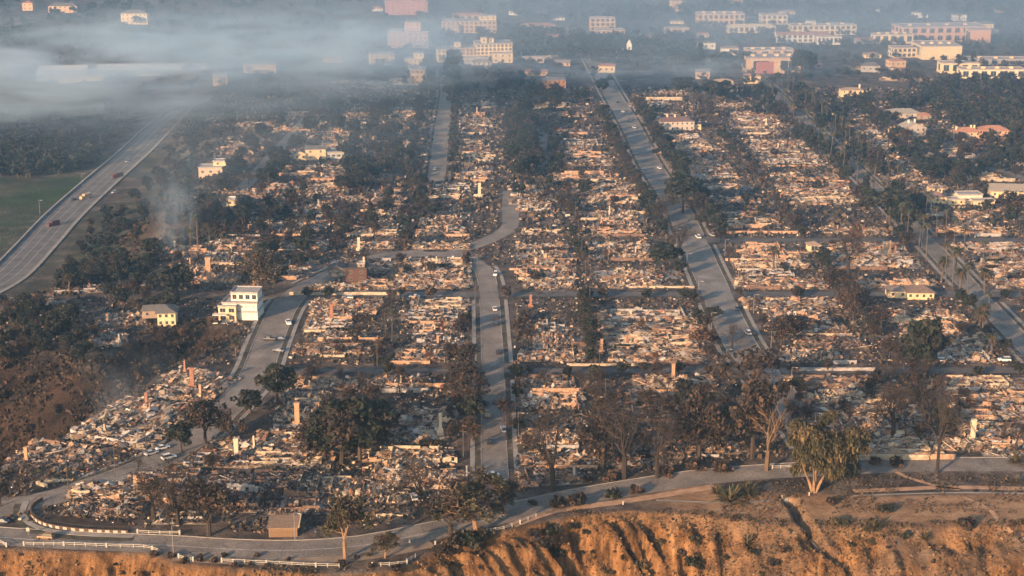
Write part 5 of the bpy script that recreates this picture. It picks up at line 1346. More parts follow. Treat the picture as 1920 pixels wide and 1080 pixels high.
for c in [
 (86, 1010, 82, 'suv', 'brown', 'brown red car driving on the bluff road below the curved fence'), (3, 980, 80, 'sedan', 'dark blue', 'dark car cut by the left edge on the bluff road'),
 (305, 842, -50, 'sedan', 'white', 'white sedan parked nearest the ruin on the curving street'), (284, 852, -50, 'sedan', 'silver', 'silver sedan parked behind the white sedan on the curving street'), (317, 860, -55, 'suv', 'white', 'white hatchback on the near side of the curving street'), (340, 870, -80, 'sedan', 'burnt', 'burnt out pale car shell in the yard beside the curving street'),
 (541, 607, 14, 'pickup', 'white', 'white pickup parked on the right kerb by the white modern house'), (506, 638, 80, 'pickup', 'black', 'black pickup stopped across the curving street'), (526, 637, 80, 'sedan', 'dark blue', 'dark blue car beside the black pickup'), (523, 659, 70, 'sedan', 'grey', 'dark grey car below the black pickup'),
 (652, 560, 90, 'suv', 'white', 'white off roader parked on the upper cross street, left'), (777, 558, 88, 'sedan', 'white', 'white sedan parked on the upper cross street, middle'), (848, 486, 70, 'sedan', 'white', 'white car at the junction above the central street'), (929, 516, 175, 'suv', 'white', 'white car at the top of the central street'),
 (928, 581, 4, 'sedan', 'white', 'white sedan halfway up the central street right kerb'), (930, 597, 4, 'sedan', 'red', 'dark red car behind the white sedan on the central street'), (930, 608, 4, 'suv', 'black', 'black car third in the row on the central street'), (935, 662, 4, 'sedan', 'black', 'small black car on the right kerb lower down the central street'),
 (913, 758, 3, 'sedan', 'dark blue', 'dark car on the left kerb of the central street, upper'), (914, 779, 3, 'pickup', 'tan', 'truck with greenish load on the left kerb of the central street'), (945, 808, 5, 'suv', 'white', 'white car on the right side of the lower central street'), (918, 831, 3, 'sedan', 'black', 'black car on the left kerb of the lower central street'), (922, 893, 90, 'sedan', 'white', 'white car nose at the kerb near the foot of the central street'),
 (779, 873, 75, 'suv', 'burnt', 'rusty burnt car behind the spreading bare tree'), (777, 935, 10, 'suv', 'silver', 'silver car with red lights in the driveway by the spreading bare tree'), (527, 791, 60, 'sedan', 'burnt', 'burnt car under debris by the curving street'),
 (1309, 446, 10, 'suv', 'white', 'white car on the wide street near the bend'), (1335, 442, 15, 'sedan', 'silver', 'silver car half under the trees at the bend'), (1402, 626, 8, 'suv', 'white', 'white car on the right kerb of the lower wide street'), (1414, 627, 8, 'sedan', 'black', 'black car beside the white one on the lower wide street'), (1381, 580, 8, 'sedan', 'grey', 'grey purple car higher on the right kerb of the wide street'),
 (1545, 536, 88, 'sedan', 'white', 'white sedan on the upper cross street right of the wide street'), (1760, 679, 88, 'suv', 'white', 'white car on the middle cross street before the palms'), (1883, 677, 88, 'suv', 'white', 'white car at the palm street junction'), (1913, 668, 10, 'suv', 'dark blue', 'dark blue car at the palm street corner'), (1891, 645, 10, 'sedan', 'silver', 'silver car on the lower palm street'),
 (1732, 527, 80, 'suv', 'grey', 'grey vehicle under trees beside the cottage'), (1236, 316, 12, 'sedan', 'white', 'white car right kerb of the wide street above the bend'), (1203, 321, 12, 'sedan', 'silver', 'pale car left kerb of the wide street above the bend'), (1189, 240, 10, 'sedan', 'white', 'white car far up the wide street'), (1181, 226, 10, 'sedan', 'silver', 'silver car just beyond the white one far up the wide street'), (1168, 210, 10, 'sedan', 'white', 'white car third up the far wide street'), (1158, 193, 10, 'sedan', 'dark blue', 'dark car highest up the wide street'),
 (100, 424, 145, 'truck', 'red', 'red fire engine on the big valley road'), (161, 373, 145, 'truck', 'tan', 'tan box truck on the big valley road'), (220, 333, 140, 'truck', 'red', 'second fire engine higher on the big valley road'), (241, 304, 140, 'sedan', 'silver', 'silver car by the valley road barrier'), (216, 362, 140, 'sedan', 'silver', 'silver car parked on the right shoulder of the valley road'), (138, 376, 145, 'sedan', 'black', 'dark car left lane of the valley road'),
 (815, 318, 3, 'sedan', 'silver', 'silver car on the smoky far street'), (895, 0, 0, 'sedan', 'white', '')]:
    if c[5]: car(*c)

rq = random.Random(3)
for cx, y, w, s in rq.sample([l for l in LOTS if l[1] < 800], 26):
    x = cx + rq.uniform(-.3, .3) * w; yy = y + s * .42
    d_ = Vector((x, yy, 0)) - cam.location; zc = d_.y * cp - d_.z * sp
    px = 960 + FPX * d_.x / zc; py = 540 + FPX * (-d_.z * cp - d_.y * sp) / zc
    car(px, py, rq.uniform(0, 180), rq.choice(('sedan', 'suv')), rq.choice(('burnt', 'grey', 'burnt')), 'burnt out car shell in the rubble, ' + where(x, yy))
# ------------------------------------------------------------------ fences, poles, signs
POST = _box_mesh('post', M_WHITE, -.09, .09, -.09, .09, 0, 1.15)
POSTB = _box_mesh('post', M_WHITE, -.22, .22, -.22, .22, 0, 1.3)
RAIL = _box_mesh('rail', M_WHITE, -.5, .5, -.04, .04, -.07, .07)
def rail_fence(pts, label, step=2.6, zr=(.5, .95), big=4, name='rail_fence'):
    path = resample([G(*p) for p in pts], step)
    root = empty(name, (path[0].x, path[0].y, gh(*path[0])))
    o = root.location
    for i, p in enumerate(path):
        part('post', POSTB if i % big == 0 else POST, root, Vector((p.x, p.y, gh(p.x, p.y))) - o)
        if i + 1 < len(path):
            q = path[i + 1]; a = Vector((p.x, p.y, gh(p.x, p.y))); b2 = Vector((q.x, q.y, gh(q.x, q.y))); dv = b2 - a
            for z in zr:
                ob = part('rail', RAIL, root, (a + b2) / 2 + Vector((0, 0, z)) - o, rot=(0, -math.atan2(dv.z, dv.xy.length), math.atan2(dv.y, dv.x)), sc=(dv.length, 1, 1))
    tag(root, label, 'fence')
rail_fence([(45, 1023), (120, 1023), (200, 1026), (270, 1028), (296, 1035)], 'white rail fence along the bluff edge, left section')
rail_fence([(335, 1046), (352, 1052), (362, 1052)], 'short sagging end of white rail fence beyond the left section')
rail_fence([(416, 1054), (500, 1058), (570, 1062), (636, 1064)], 'white rail fence with thick posts left of the leaning eucalyptus')
rail_fence([(698, 1062), (730, 1061), (763, 1058)], 'short white rail fence under the small eucalyptus')
rail_fence([(763, 1056), (779, 1045)], 'broken tilted rail piece at the end of the white fence')
rail_fence([(913, 998), (945, 993), (975, 982), (1005, 969)], 'white rail fence curving at the bluff corner')
rail_fence([(-20, 1017), (0, 1019), (12, 1025)], 'white rail fence stub at the left edge')
rail_fence([(1448, 879), (1500, 877), (1597, 874)], 'white rail fence passing behind the big pepper tree')
rail_fence([(258, 1000), (300, 1002), (337, 1002)], 'short brown and white rail fence before the burnt estate')
# curved fence of the estate
path = resample([G(*p) for p in [(80, 938), (64, 948), (58, 962), (66, 976), (90, 987), (130, 994), (180, 998), (240, 1000)]], 2.0)
root = empty('curved_fence', (path[0].x, path[0].y, 0)); o = root.location
M_IRON = mat('dark_iron', (0.05, .04, .035), var=.2)
wallm = mat('hedge_brown', (0.10, .06, .04), var=.4, scale=1)
WP = _box_mesh('fence_panel', M_WHITE, -.85, .85, -.06, .06, 0, .95)
IP = _box_mesh('picket', M_IRON, -.03, .03, -.03, .03, .9, 2.0)
for i, p in enumerate(path[:-1]):
    q = path[i + 1]; a = math.atan2(q.y - p.y, q.x - p.x)
    L = (q - p).length
    mid = Vector(((p.x + q.x) / 2, (p.y + q.y) / 2, 0)) - o
    ob = part('base_wall', _box_mesh('base_wall', wallm, -L / 2 - .02, L / 2 + .02, -.12, .12, 0, 0.95), root, mid, a)
    if i > 4: part('fence_panel', WP, root, mid + Vector((math.sin(a) * .2, -math.cos(a) * .2, .05)), a, (.75, 1, .8))
    for k in range(4): part('picket', IP, root, Vector((p.x + (q.x - p.x) * k / 4, p.y + (q.y - p.y) * k / 4, 0)) - o)
    part('top_rail', _box_mesh('top_rail', M_IRON, -L / 2, L / 2, -.03, .03, 1.9, 1.96), root, mid, a)
tag(root, 'curved estate fence with dark pickets and white lit base panels', 'fence')
ribbon('lawn', resample([G(*p) for p in [(90, 962), (150, 982), (240, 985)]], 4), -5, 5, .05, mat('black_lawn', (0.05, .035, .025), var=.4, scale=.4))
ribbon('pavement', resample([G(*p) for p in [(50, 940), (42, 960), (56, 982), (100, 996), (170, 1003), (250, 1006)]], 3), -.9, .9, .12, M_PAVE, thick=.12)
ribbon('verge', resample([G(*p) for p in [(36, 945), (33, 965), (50, 990), (100, 1004), (170, 1010), (250, 1011)]], 3), -1.3, 1.3, .08, M_VERGE)
# dark frame fence along the curving street
rail_fence([(150, 932), (180, 922), (212, 908), (250, 892)], 'dark framed driveway fence between the estate and the curving street', 3.4, (1.0, 1.7), 2, 'frame_fence')
# garage
g = G(531, 1007); b = empty('garage', g, R(3)); tag(b, 'brown garage with slatted door and sloping flat roof on the bluff road', 'garage')
part('wall', _box_mesh('wall', mat('brown_render', (0.2, .13, .09), var=.2), -3.9, 3.9, .2, 7, -.5, 2.7), b)
mb = MB(); mb.add([(-4.3, -.5, 2.9), (4.3, -.5, 2.9), (4.3, 7.6, 3.3), (-4.3, 7.6, 3.3), (-4.3, -.5, 2.7), (4.3, -.5, 2.7), (4.3, 7.6, 3.1), (-4.3, 7.6, 3.1)], [(0, 1, 2, 3), (4, 0, 3, 7), (1, 5, 6, 2), (4, 5, 1, 0), (3, 2, 6, 7), (7, 6, 5, 4)])
part('roof', mb.mesh('roof', mat('garage_roof', (0.22, .15, .10), var=.2)), b)
part('roof_edge', _box_mesh('roof_edge', bmat(CREAM), 4.303, 4.6, -.5, 7.6, 2.9, 3.5), b)
SL = _box_mesh('slat', mat('door_slat', (0.24, .15, .09), var=.2), -.16, .16, 0, .1, 0, 2.6)
for k in range(18): part('slat', SL, b, (-3.7 + k * .435, 0, 0))
# low white wall by the hedge near the driveway, and a brick-stump tree of plaster
for px, py, wm, h, rz, cn, lb in [(735, 968, 9, 1.5, 8, 'cream', 'low white wall in front of the dark hedge by the driveway'), (100, 905, 10, 1.3, 14, 'cream', 'slanting pale garden wall beside the curving street'), (80, 912, 4, 1.4, -30, 'cream', 'short pale wall end meeting the slanting garden wall'), (672, 880, 8, 1.4, 0, 'cream', 'pale wall closing the empty plot at its top'), (830, 868, 9, 2.2, 0, 'cream', 'white garage like wall by the central street'),
        (440, 855, 3.4, 5.5, 0, 'cream', 'peach topped gate pillar shaped stump among black stems'), (455, 925, 9, 3.2, 0, 'ash grey', 'grey remains of a room with openings in the burnt estate'), (455, 955, 9, 2.2, 0, 'peach', 'curved peach wall remnant in the burnt estate'), (565, 935, 10, 3.0, 0, 'brown', 'brown panel wall standing behind the garage'), (270, 915, 6, 5.0, 0, 'peach', 'tall orange house front with doorway beside the curving street'), (195, 940, 9, 2.4, 0, 'peach', 'peach wall remnant inside the curved estate')]:
    g = G(px, py); mm = wall_shape(int(px), wm, h, h > 2).mesh('wall', WALLM[cn])
    ob = part('standing_wall', mm, loc=g, rz=R(rz)); tag(ob, lb, 'wall remnant', 'standing wall remnants')
# individual chimneys that stand out: (px, py base, height px, colour)
for px, py, hp, cn, k, lb in [(275, 762, 26, 'red brick', 1, 'red brick chimney above the left hillside ruin'), (444, 862, 40, 'cream', 1, 'slender white chimney near the curving street'), (361, 728, 38, 'red brick', 1, 'bright orange red chimney at the left hill edge'), (558, 800, 45, 'tan brick', 1, 'tall brick chimney behind the cream wall'), (622, 600, 30, 'red brick', 1, 'orange chimney next to a black stove pipe'), (1823, 828, 42, 'cream', 1, 'tall cream chimney by the forked driveway'),
        (826, 820, 46, 'cream', 0, 'tall white chimney in the bright rubble left of the central street'), (392, 530, 46, 'tan brick', 1, 'tallest tan chimney beside the fan palms'), (673, 470, 24, 'cream', 1, 'cream chimney behind the charred shell'), (1545, 672, 28, 'blackened', 0, 'black chimney in the pale rubble right of the wide street'), (1668, 478, 26, 'tan brick', 0, 'tan chimney left of the palm street'), (995, 575, 22, 'red brick', 1, 'red chimney right of the central street'), (830, 620, 22, 'red brick', 1, 'brick chimney left of the central street'), (1262, 712, 30, 'tan brick', 1, 'tan chimney on the middle cross street'), (899, 370, 26, 'cream', 1, 'cream pillar chimney above the diagonal street'), (1128, 660, 24, 'tan brick', 1, 'tan chimney beside the mid block trees'), (1492, 610, 26, 'peach' if False else 'cream', 2, 'broad cream chimney right of the wide street'), (50, 868, 30, 'tan brick', 1, 'tan chimney nearest the left edge')]:
    g = G(px, py); s = hp / PXM(py) / .93 / [6.9, 5.7, 4.6][k]
    ob = empty('chimney_stack', g); ob.scale = (s * .9, s * .9, s); part('stack', CHIM[cn][k], ob)
    tag(ob, lb, 'chimney', 'lone chimneys')
# poles
ARM = _box_mesh('crossarm', M_POLE, -1.1, 1.1, -.06, .06, 9.3, 9.45)
mb = MB(); mb.tube((0, 0, -.3), (0, 0, 10), .15, .11, (0.08, .06, .05), 6); PST = mb.mesh('pole', M_POLE)
mb = MB(); mb.tube((0, 0, -.1), (0, 0, 8), .09, .06, (0.3, .3, .3), 6); LST = mb.mesh('pole', M_METAL)
LARM = _box_mesh('lamp_arm', M_METAL, -.05, 1.6, -.05, .05, 7.9, 8.0); LHD = _box_mesh('lamp_head', M_WHITE, 1.2, 2.0, -.14, .14, 7.75, 7.89)
def pole(x, y, kind, label=None, z=None):
    root = empty('utility_pole' if kind == 'u' else 'street_lamp', (x, y, gh(x, y) if z is None else z), random.Random(int(x * 7 + y)).uniform(-.3, .3))
    if kind == 'u': part('pole', PST, root); part('crossarm', ARM, root)
    else: part('pole', LST, root); part('lamp_arm', LARM, root); part('lamp_head', LHD, root)
    tag(root, label or f"{'charred timber utility pole' if kind == 'u' else 'slim street lamp'}, {where(x, y)}", 'utility pole' if kind == 'u' else 'street lamp', 'utility poles' if kind == 'u' else 'street lamps')
for x, ya, yb_, st in ((31.5, 470, 850, 38), (-48.5, 470, 700, 38), (141, 470, 900, 38), (-15, 460, 690, 42), (240, 600, 900, 45)):
    y = ya
    while y < yb_:
        if in_view(x, y): pole(x, y, 'u')
        y += st
for px, py, k, lb in [(325, 1037, 'l', 'slim street lamp on the bluff road left of the garage'), (553, 1012, 'l', 'short street lamp right of the garage'), (128, 918, 'u', 'charred pole with bush at its foot on the curving street'), (217, 896, 'u', 'second charred pole further up the curving street'), (275, 850, 'u', 'third charred pole by the parked sedans'), (980, 215, 'l', 'pale mast standing in the far trees'), (155, 350, 'l', 'lamp by the lawn left of the valley road'), (75, 402, 'l', 'lamp on the left bank of the valley road')]:
    g = G(px, py); pole(g.x, g.y, k, lb, g.z)
for x, y in [(88 + 9, yy) for yy in range(480, 740, 45)] + [(77, yy) for yy in range(500, 740, 45)] + [(2, yy) for yy in range(480, 690, 60)]: pole(x, y, 'l')
g = G(53, 1003); b = empty('road_sign', g); part('post', _box_mesh('post', M_METAL, -.04, .04, -.04, .04, 0, 2), b); part('sign_panel', _box_mesh('sign_panel', M_WHITE, -.45, .45, -.07, -.041, 1.1, 2.2), b); tag(b, 'small white sign on the bluff road left of the brown red car', 'sign')
for px, py, lb in [(1466, 935, 'small white marker box by the drain'), (1517, 929, 'small white marker box beside the pepper tree trunk'), (768, 1018, 'white bollard on the bluff road'), (816, 1021, 'second white bollard nearer the fence corner'), (1168, 946, 'tiny white stone on the dirt path')]:
    g = G(px, py); b = empty('marker_post', g); part('post', _box_mesh('post', M_WHITE, -.2, .2, -.15, .15, 0, 1.0), b); part('cap', _box_mesh('cap', M_CONC, -.24, .24, -.19, .19, 1.003, 1.1), b); tag(b, lb, 'marker post')
for px, py, hp, lb in [(1752, 878, 44, 'scorched cypress'), ]: pass
# drain in the gully
mb = MB(); tz = [(x, y, gh(x, y)) for x, y in TRENCH]
for a, b2 in zip(tz[:-1], tz[1:]): mb.tube((a[0], a[1], a[2] + .2), (b2[0], b2[1], b2[2] + .2), .55, .55, (0.1, .1, .1), 8)
ob = part('drain_pipe', mb.mesh('drain_pipe', mat('old_pipe', (0.12, .10, .09), var=.3))); tag(ob, 'dark drain pipe running down the gully in the bluff', 'pipe')

# ------------------------------------------------------------------ bluff plants
AG = [agave(s) for s in range(3)]
for px, py, hp, k, lb in [(1370, 940, 36, 0, 'largest spiky agave clump on the bluff top'), (1402, 928, 32, 1, 'dark spiky clump just right of the largest agave'), (1345, 925, 20, 2, 'grey spiky clump left of the largest agave'), (1402, 1022, 26, 0, 'spiky clump halfway down the bluff'), (1906, 905, 16, 2, 'spiky clump near the right edge'), (1905, 868, 24, 1, 'palm like spiky clump at the right edge hedge'), (1735, 1010, 18, 2, 'low dead spiky clump on the scrub slope'), (1640, 990, 22, 1, 'pale rocky clump of spikes on the slope')]:
    g = G(px, py); s = hp / PXM(py) / 2.0
    b = empty('agave', g); b.scale = (s * 1.25, s * 1.25, s); part('spiky_leaves', AG[k], b); tag(b, lb, 'agave', 'spiky plants on the bluff')
SH = [shrub_mesh(0, GREENS), shrub_mesh(1, SCORCH), shrub_mesh(2, OLIVE), shrub_mesh(3, RUSTY + SCORCH)]
r = random.Random(91)
def shrub(px, py, wpx, k, lb=None, tall=1.0):
    g = G(px, py); s = wpx / PXM(py) / 2.2
    o = part('shrub', SH[k], loc=g, rz=r.uniform(0, 6), sc=(s, s, s * tall))
    side = 'left' if g.x < -60 else ('middle' if g.x < 40 else ('right' if g.x < 90 else 'far right'))
    lev = 'top edge' if g.z > -1 else ('upper face' if g.z > -8 else 'lower face')
    tag(o, lb or f"{'small ' if wpx < 16 else ''}{['dark green', 'blackened', 'olive', 'rust brown'][k]} shrub on the bluff, {side} part, {lev}", 'shrub', 'shrubs on the bluff')
shrub(1697, 1010, 16, 0, 'narrow upright dark cactus like shrub on the scrub slope', 2.2)
shrub(1812, 990, 44, 1, 'wide dark burnt shrub on the scrub slope'); shrub(1570, 985, 34, 2, 'olive shrub beside the gully'); shrub(1560, 945, 30, 1, 'dark shrub at the head of the gully'); shrub(1660, 958, 34, 0, 'grey green shrub above the cactus like one')
for px, py, w, k in [(850, 1025, 50, 1), (880, 1020, 60, 0), (905, 1010, 40, 2), (830, 1040, 34, 1), (1030, 1000, 40, 0), (1020, 1025, 50, 1), (1045, 1040, 40, 0), (1000, 1005, 30, 1), (1075, 990, 26, 0), (375, 1052, 18, 3), (403, 1054, 20, 3), (440, 1062, 18, 3), (470, 1060, 14, 3), (500, 1062, 14, 1), (1100, 1000, 20, 0), (700, 1062, 22, 1), (745, 1072, 30, 1), (640, 1060, 24, 3), (290, 1042, 20, 3), (320, 1045, 22, 3), (345, 1056, 22, 3), (1000, 945, 20, 0), (1045, 950, 44, 1), (1080, 946, 50, 1), (1150, 932, 34, 0), (1190, 925, 34, 3), (920, 905, 30, 1), (935, 925, 34, 1), (1100, 905, 30, 1), (1150, 900, 34, 3), (1300, 880, 40, 3), (1350, 884, 40, 3), (1250, 890, 34, 3), (1640, 870, 30, 1), (1680, 872, 34, 3), (1600, 878, 30, 0), (1590, 890, 40, 0), (1280, 1040, 30, 1), (1240, 1020, 26, 2), (1300, 1060, 40, 0), (1200, 1065, 30, 2), (1180, 1040, 20, 1), (1450, 1060, 30, 1)]: shrub(px, py, w, k)
for _ in range(36): 
    px = r.uniform(1000, 1915); shrub(px, r.uniform(975, 1079), r.uniform(8, 20), r.randrange(4))
for _ in range(22):
    px = r.uniform(0, 1000); shrub(px, r.uniform(1040, 1079) if px < 700 else r.uniform(1020, 1079), r.uniform(7, 16), r.randrange(1, 4))
# dry brush
rg = np.random.default_rng(17); n = 34000
bx = rg.uniform(-150, 190, n); e_ = np.interp(bx, EDGE[:, 0], EDGE[:, 1]); by = e_ - rg.uniform(-4, 45, n)
more = rg.uniform(60, 190, 4000), rg.uniform(420, 450, 4000)
bx = np.concatenate([bx, more[0]]); by = np.concatenate([by, more[1]])
keep = fbm(bx / 8, by / 8, 3) > np.where(bx > 40, .42, np.where(bx < -30, .64, .52))
onr = line_dist(bx, by, [(p.x, p.y) for p in pbl]) < 7.5
keep &= ~onr
bx, by = bx[keep], by[keep]; bz = H(bx, by); n = len(bx)
s_ = rg.uniform(.25, .8, n)
rot = rots(n, .7, rg); q = np.array([(-.5, 0, 0), (.5, 0, 0), (.35, .1, .9), (-.35, .1, .8)])
v = np.einsum('nij,kj->nki', rot, q) * s_[:, None, None] + np.stack([bx, by, bz], 1)[:, None, :]
mb = MB(); mb.quads(v, np.array([(0.045, .04, .024), (0.075, .05, .028), (0.10, .062, .034), (0.03, .025, .018), (0.05, .035, .02)])[rg.integers(0, 5, n)])
part('dry_brush', mb.mesh('dry_brush', M_LEAF), kind='stuff')['label'] = 'dry burnt brush covering the bluff'
bx = rg.uniform(-150, 190, 5000); e_ = np.interp(bx, EDGE[:, 0], EDGE[:, 1]); by = e_ - rg.uniform(1, 45, 5000); bz = H(bx, by); sz = rg.uniform(.15, .9, 5000) ** 1.5
mb = MB(); mb.boxes(np.stack([bx, by, bz + sz * .1], 1), np.stack([sz, sz * .8, sz * .7], 1), rots(5000, .6, rg), np.array([(0.16, .09, .045), (0.2, .12, .06), (0.1, .055, .03)])[rg.integers(0, 3, 5000)])
part('loose_rock', mb.mesh('loose_rock', M_COL), kind='stuff')['label'] = 'loose clods and stones on the bluff face'
# scrub on the canyon slope
bx = rg.uniform(-230, -85, 34000); by = rg.uniform(440, 640, 34000)
k_ = (poly_sd(bx, by, CANYON) > -4) & (fbm(bx / 9, by / 9, 3) > .40); bx, by = bx[k_], by[k_]; bz = H(bx, by); n = len(bx)
rot = rots(n, .7, rg); v = np.einsum('nij,kj->nki', rot, q) * rg.uniform(.4, 1.5, n)[:, None, None] + np.stack([bx, by, bz], 1)[:, None, :]
mb = MB(); mb.quads(v, np.array([(0.03, .024, .018), (0.05, .035, .025), (0.07, .045, .03), (0.02, .018, .015)])[rg.integers(0, 4, n)])
part('burnt_scrub', mb.mesh('burnt_scrub', M_LEAF), kind='stuff')['label'] = 'burnt scrub on the canyon slope'

bx = rg.uniform(-330, -110, 60000); by = rg.uniform(640, 1150, 60000)
vd_ = poly_sd(bx, by, VALLEY); hd_ = np.hypot((bx - HILL[0]) / 1.3, by - HILL[1])
k_ = (((vd_ > -12) & (vd_ < 32)) | (hd_ < 32)) & (fbm(bx / 12, by / 12, 3) > .40) & (line_dist(bx, by, [(p.x, p.y) for p in pbig]) > 15)
bx, by = bx[k_], by[k_]; bz = H(bx, by); n = len(bx)
rot = rots(n, .7, rg); v = np.einsum('nij,kj->nki', rot, q) * rg.uniform(.6, 2.4, n)[:, None, None] + np.stack([bx, by, bz], 1)[:, None, :]
mb = MB(); mb.quads(v, np.array([(0.02, .024, .015), (0.035, .032, .02), (0.06, .04, .025), (0.015, .018, .013)])[rg.integers(0, 4, n)])
part('valley_scrub', mb.mesh('valley_scrub', M_LEAF), kind='stuff')['label'] = 'dark scrub on the bank above the valley road'

# ------------------------------------------------------------------ the walker on the bluff path
def person(px, py):
    g = G(px, py)
    root = empty('person', g, R(60))
    J = {'pel': (0, 0, .95), 'che': (0, .02, 1.25), 'nec': (0, .02, 1.5), 'hea': (0, .03, 1.62), 'top': (0, .03, 1.76), 'shl': (-.19, .02, 1.43), 'ell': (-.24, -.06, 1.16), 'hal': (-.24, .08, .93), 'shr': (.19, .02, 1.43), 'elr': (.24, .06, 1.16), 'har': (.23, .2, .97),
         'hil': (-.1, 0, .9), 'knl': (-.11, .12, .5), 'anl': (-.1, .1, .08), 'tol': (-.1, .24, .04), 'hir': (.1, 0, .9), 'knr': (.11, -.03, .5), 'anr': (.1, -.22, .1), 'tor': (.1, -.1, .03)}
    rad = {'pel': .14, 'che': .15, 'nec': .06, 'hea': .1, 'top': .08, 'shl': .075, 'ell': .05, 'hal': .04, 'shr': .075, 'elr': .05, 'har': .04, 'hil': .1, 'knl': .07, 'anl': .05, 'tol': .04, 'hir': .1, 'knr': .07, 'anr': .05, 'tor': .04}
    E = [('pel', 'che'), ('che', 'nec'), ('nec', 'hea'), ('hea', 'top'), ('che', 'shl'), ('shl', 'ell'), ('ell', 'hal'), ('che', 'shr'), ('shr', 'elr'), ('elr', 'har'), ('pel', 'hil'), ('hil', 'knl'), ('knl', 'anl'), ('anl', 'tol'), ('pel', 'hir'), ('hir', 'knr'), ('knr', 'anr'), ('anr', 'tor')]
    ks = list(J); me = bpy.data.meshes.new('body')
    me.from_pydata([J[k] for k in ks], [(ks.index(a), ks.index(c)) for a, c in E], [])
    ob = part('body', me, root)
    ob.modifiers.new('skin', 'SKIN')
    for i, k in enumerate(ks):
        sv = me.skin_vertices[0].data[i]; sv.radius = (rad[k], rad[k]); sv.use_root = (i == 0)
    ob.modifiers.new('sub', 'SUBSURF').levels = 1
    ob.modifiers['sub'].render_levels = 2
    me.materials.append(mat('dark_clothing', (0.03, .03, .035), var=.2))
    hair = MB(); rg_ = np.random.default_rng(1)
    for k in range(3): hair.tube((0, .03 - .02, 1.64 + k * .05), (0, .03 - .02, 1.70 + k * .045), .105 - k * .015, .09 - k * .02, (.03, .02, .02), 8)
    part('hair', hair.mesh('hair', mat('brown_hair', (0.05, .03, .02))), root)
    tag(root, 'person in dark clothes walking along the bluff path', 'person')
person(1855, 921)
shrub(1830, 922, 10, 0, 'tiny dark bush beside the walker on the bluff path')

# ------------------------------------------------------------------ smoke and haze
def vol_mat(name, dens, col, noise=None, power=1.0, lo=.42, hi=.75, aniso=.0):
    m = bpy.data.materials.new(name); m.use_nodes = True; nt = m.node_tree
    nt.nodes.remove(nt.nodes['Principled BSDF'])
    v = nt.nodes.new('ShaderNodeVolumePrincipled'); v.inputs['Color'].default_value = (*col, 1); v.inputs['Density'].default_value = dens; v.inputs['Anisotropy'].default_value = aniso
    nt.links.new(v.outputs[0], nt.nodes['Material Output'].inputs['Volume'])
    if noise:
        tc = nt.nodes.new('ShaderNodeTexCoord')
        mp = nt.nodes.new('ShaderNodeMapping'); mp.inputs['Scale'].default_value = noise
        nt.links.new(tc.outputs['Object'], mp.inputs[0])
        n = nt.nodes.new('ShaderNodeTexNoise'); n.inputs['Scale'].default_value = 1.0; n.inputs['Detail'].default_value = 5; n.inputs['Roughness'].default_value = .62; n.inputs['Distortion'].default_value = 1.0
        nt.links.new(mp.outputs[0], n.inputs['Vector'])
        mr = nt.nodes.new('ShaderNodeMapRange'); mr.inputs[1].default_value = lo; mr.inputs[2].default_value = hi
        nt.links.new(n.outputs[0], mr.inputs[0])
        ln = nt.nodes.new('ShaderNodeVectorMath'); ln.operation = 'LENGTH'; nt.links.new(tc.outputs['Object'], ln.inputs[0])
        fo = nt.nodes.new('ShaderNodeMapRange'); fo.inputs[1].default_value = 1.0; fo.inputs[2].default_value = .25; fo.inputs[3].default_value = 0; fo.inputs[4].default_value = 1; fo.interpolation_type = 'SMOOTHSTEP'
        nt.links.new(ln.outputs['Value'], fo.inputs[0])
        mu = nt.nodes.new('ShaderNodeMath'); mu.operation = 'MULTIPLY'; nt.links.new(mr.outputs[0], mu.inputs[0]); nt.links.new(fo.outputs[0], mu.inputs[1])
        m2 = nt.nodes.new('ShaderNodeMath'); m2.operation = 'MULTIPLY'; nt.links.new(mu.outputs[0], m2.inputs[0]); m2.inputs[1].default_value = dens
        nt.links.new(m2.outputs[0], v.inputs['Density'])
    return m
ang = np.arange(12) * math.pi / 6
def ball(m):
    mb = MB(); v = [(0, 0, -1)]
    for ph in (-60, -30, 0, 30, 60): v += [(math.cos(R(ph)) * math.cos(a), math.cos(R(ph)) * math.sin(a), math.sin(R(ph))) for a in ang]
    v.append((0, 0, 1)); f = [(0, 1 + (i + 1) % 12, 1 + i) for i in range(12)]
    for k in range(4): f += [(1 + k * 12 + i, 1 + k * 12 + (i + 1) % 12, 13 + k * 12 + (i + 1) % 12, 13 + k * 12 + i) for i in range(12)]
    f += [(49 + i, 49 + (i + 1) % 12, 61) for i in range(12)]
    return mb.add(v, f).mesh('smoke', m)
def smoke(px, py, zc, rx, ry, rz_, dens, label, noise, rot=0.0, lo=.42, hi=.75):
    x, y = P0(px, py, zc)
    m = vol_mat('smoke_volume', dens, (0.80, 0.93, 1.0), noise, lo=lo, hi=hi, aniso=.45)
    o = part('smoke', ball(m), loc=(x, y, zc), rz=R(rot), sc=(rx, ry, rz_), kind='stuff'); o['label'] = label
SMOKE = True
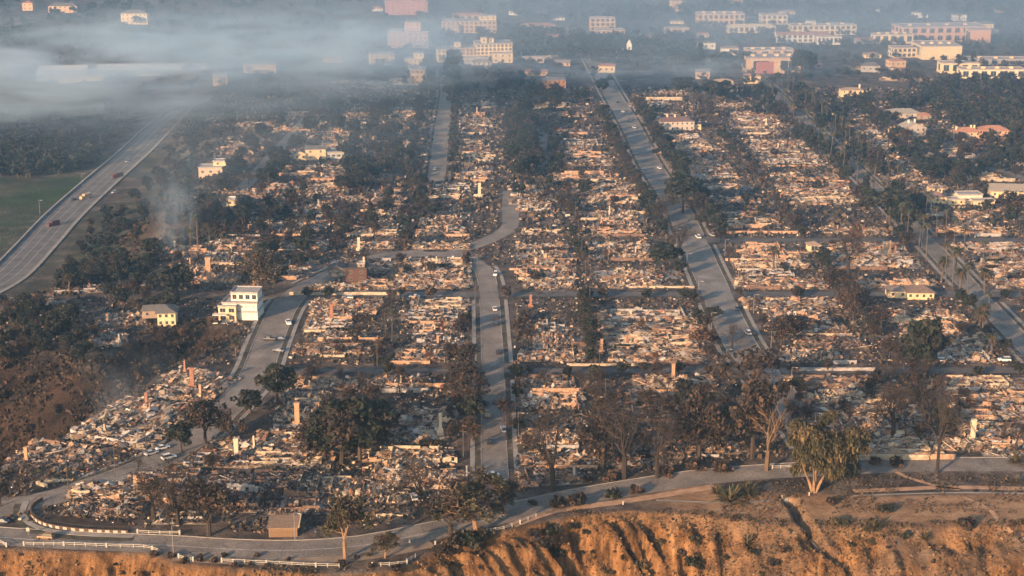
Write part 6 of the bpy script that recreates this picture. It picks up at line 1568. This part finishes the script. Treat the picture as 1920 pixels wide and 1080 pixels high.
if SMOKE:
    smoke(190, 115, 44, 340, 110, 42, .034, 'broad pale smoke bank over the valley and school', (3.4, 1.8, 2.2), 4, .45, .68)
    smoke(500, 88, 46, 205, 85, 36, .034, 'smoke bank thinning towards the apartment blocks', (3.0, 1.8, 2.0), 7, .46, .68)
    smoke(60, 190, 16, 240, 90, 24, .018, 'low smoke lying over the school playing fields', (3.8, 2.0, 2.6), 0, .44, .7)
    smoke(1130, 128, 22, 210, 50, 13, .018, 'thin smoke streak drifting across the far end of the wide street', (4.5, 2.2, 2.4), -4, .44, .68)
    smoke(1330, 105, 24, 110, 80, 34, .007, 'smoke wisp before the shopping street', (2.8, 2.2, 2.4), 0, .44, .7)
    smoke(1400, 5, 40, 800, 440, 60, .003, 'thin haze of smoke over the far hills', (2.0, 2.0, 1.0), 0, .25, .7)
    smoke(500, 230, 25, 200, 160, 34, .0022, 'thin blue smoke veil over the hazy streets', (2.0, 2.0, 1.0), 0, .3, .7)
    smoke(325, 405, 18, 15, 12, 26, .06, 'smoke plume rising from the burning hillside', (2.6, 2.6, 1.6), 0, .42, .66)
    smoke(350, 340, 34, 44, 20, 24, .016, 'spread top of the hillside smoke plume', (2.4, 2.4, 2.0), 0, .42, .7)
    smoke(215, 755, 2, 12, 9, 13, .035, 'smoke rising behind the left hillside ruin', (2.4, 2.4, 1.8), 0, .42, .68)
    smoke(275, 705, 12, 30, 12, 12, .012, 'drifting smoke over the canyon', (2.4, 2.4, 1.8), 0, .42, .7)
    smoke(470, 728, 6, 14, 10, 8, .02, 'small smoke wisp on the curving street', (2.2, 2.2, 1.8), 0, .42, .68)
HAZE = 0.00023
mb = MB(); mb.box(-2300, 2300, -150, 4300, -75, 200)
o = part('haze', mb.mesh('haze', vol_mat('haze_air', HAZE, (0.45, 0.74, 1.0), aniso=.78)), kind='stuff'); o['label'] = 'pale blue haze filling the air'

# ------------------------------------------------------------------ labels: tell look-alikes apart by their place
from collections import defaultdict
by = defaultdict(list)
for t in THINGS: by[t['label'].lower()].append(t)
QN = 'two three four five six seven eight nine ten'.split()
for lb, ts in by.items():
    if len(ts) < 2: continue
    ts.sort(key=lambda t: (t.location.x, t.location.y)); n = len(ts)
    for i, t in enumerate(ts):
        q = ('left one' if i == 0 else 'right one') if n == 2 else ('leftmost' if i == 0 else 'rightmost' if i == n - 1 else f'{ordw(i + 1)} from left')
        t['label'] = (lb.replace(', ', f', {q}, ', 1) if ', ' in lb else f'{lb}, {q}').replace('burnt ruin, ', 'ruin, ').replace(' one,', ',')
bad = [t['label'] for t in THINGS if len(t['label'].split()) > 16]
from collections import Counter
print(Counter(t.name.split('.')[0] for t in THINGS).most_common(12))
print('THINGS', len(THINGS), 'objects', len(bpy.data.objects), 'long labels', len(bad), bad[:3])
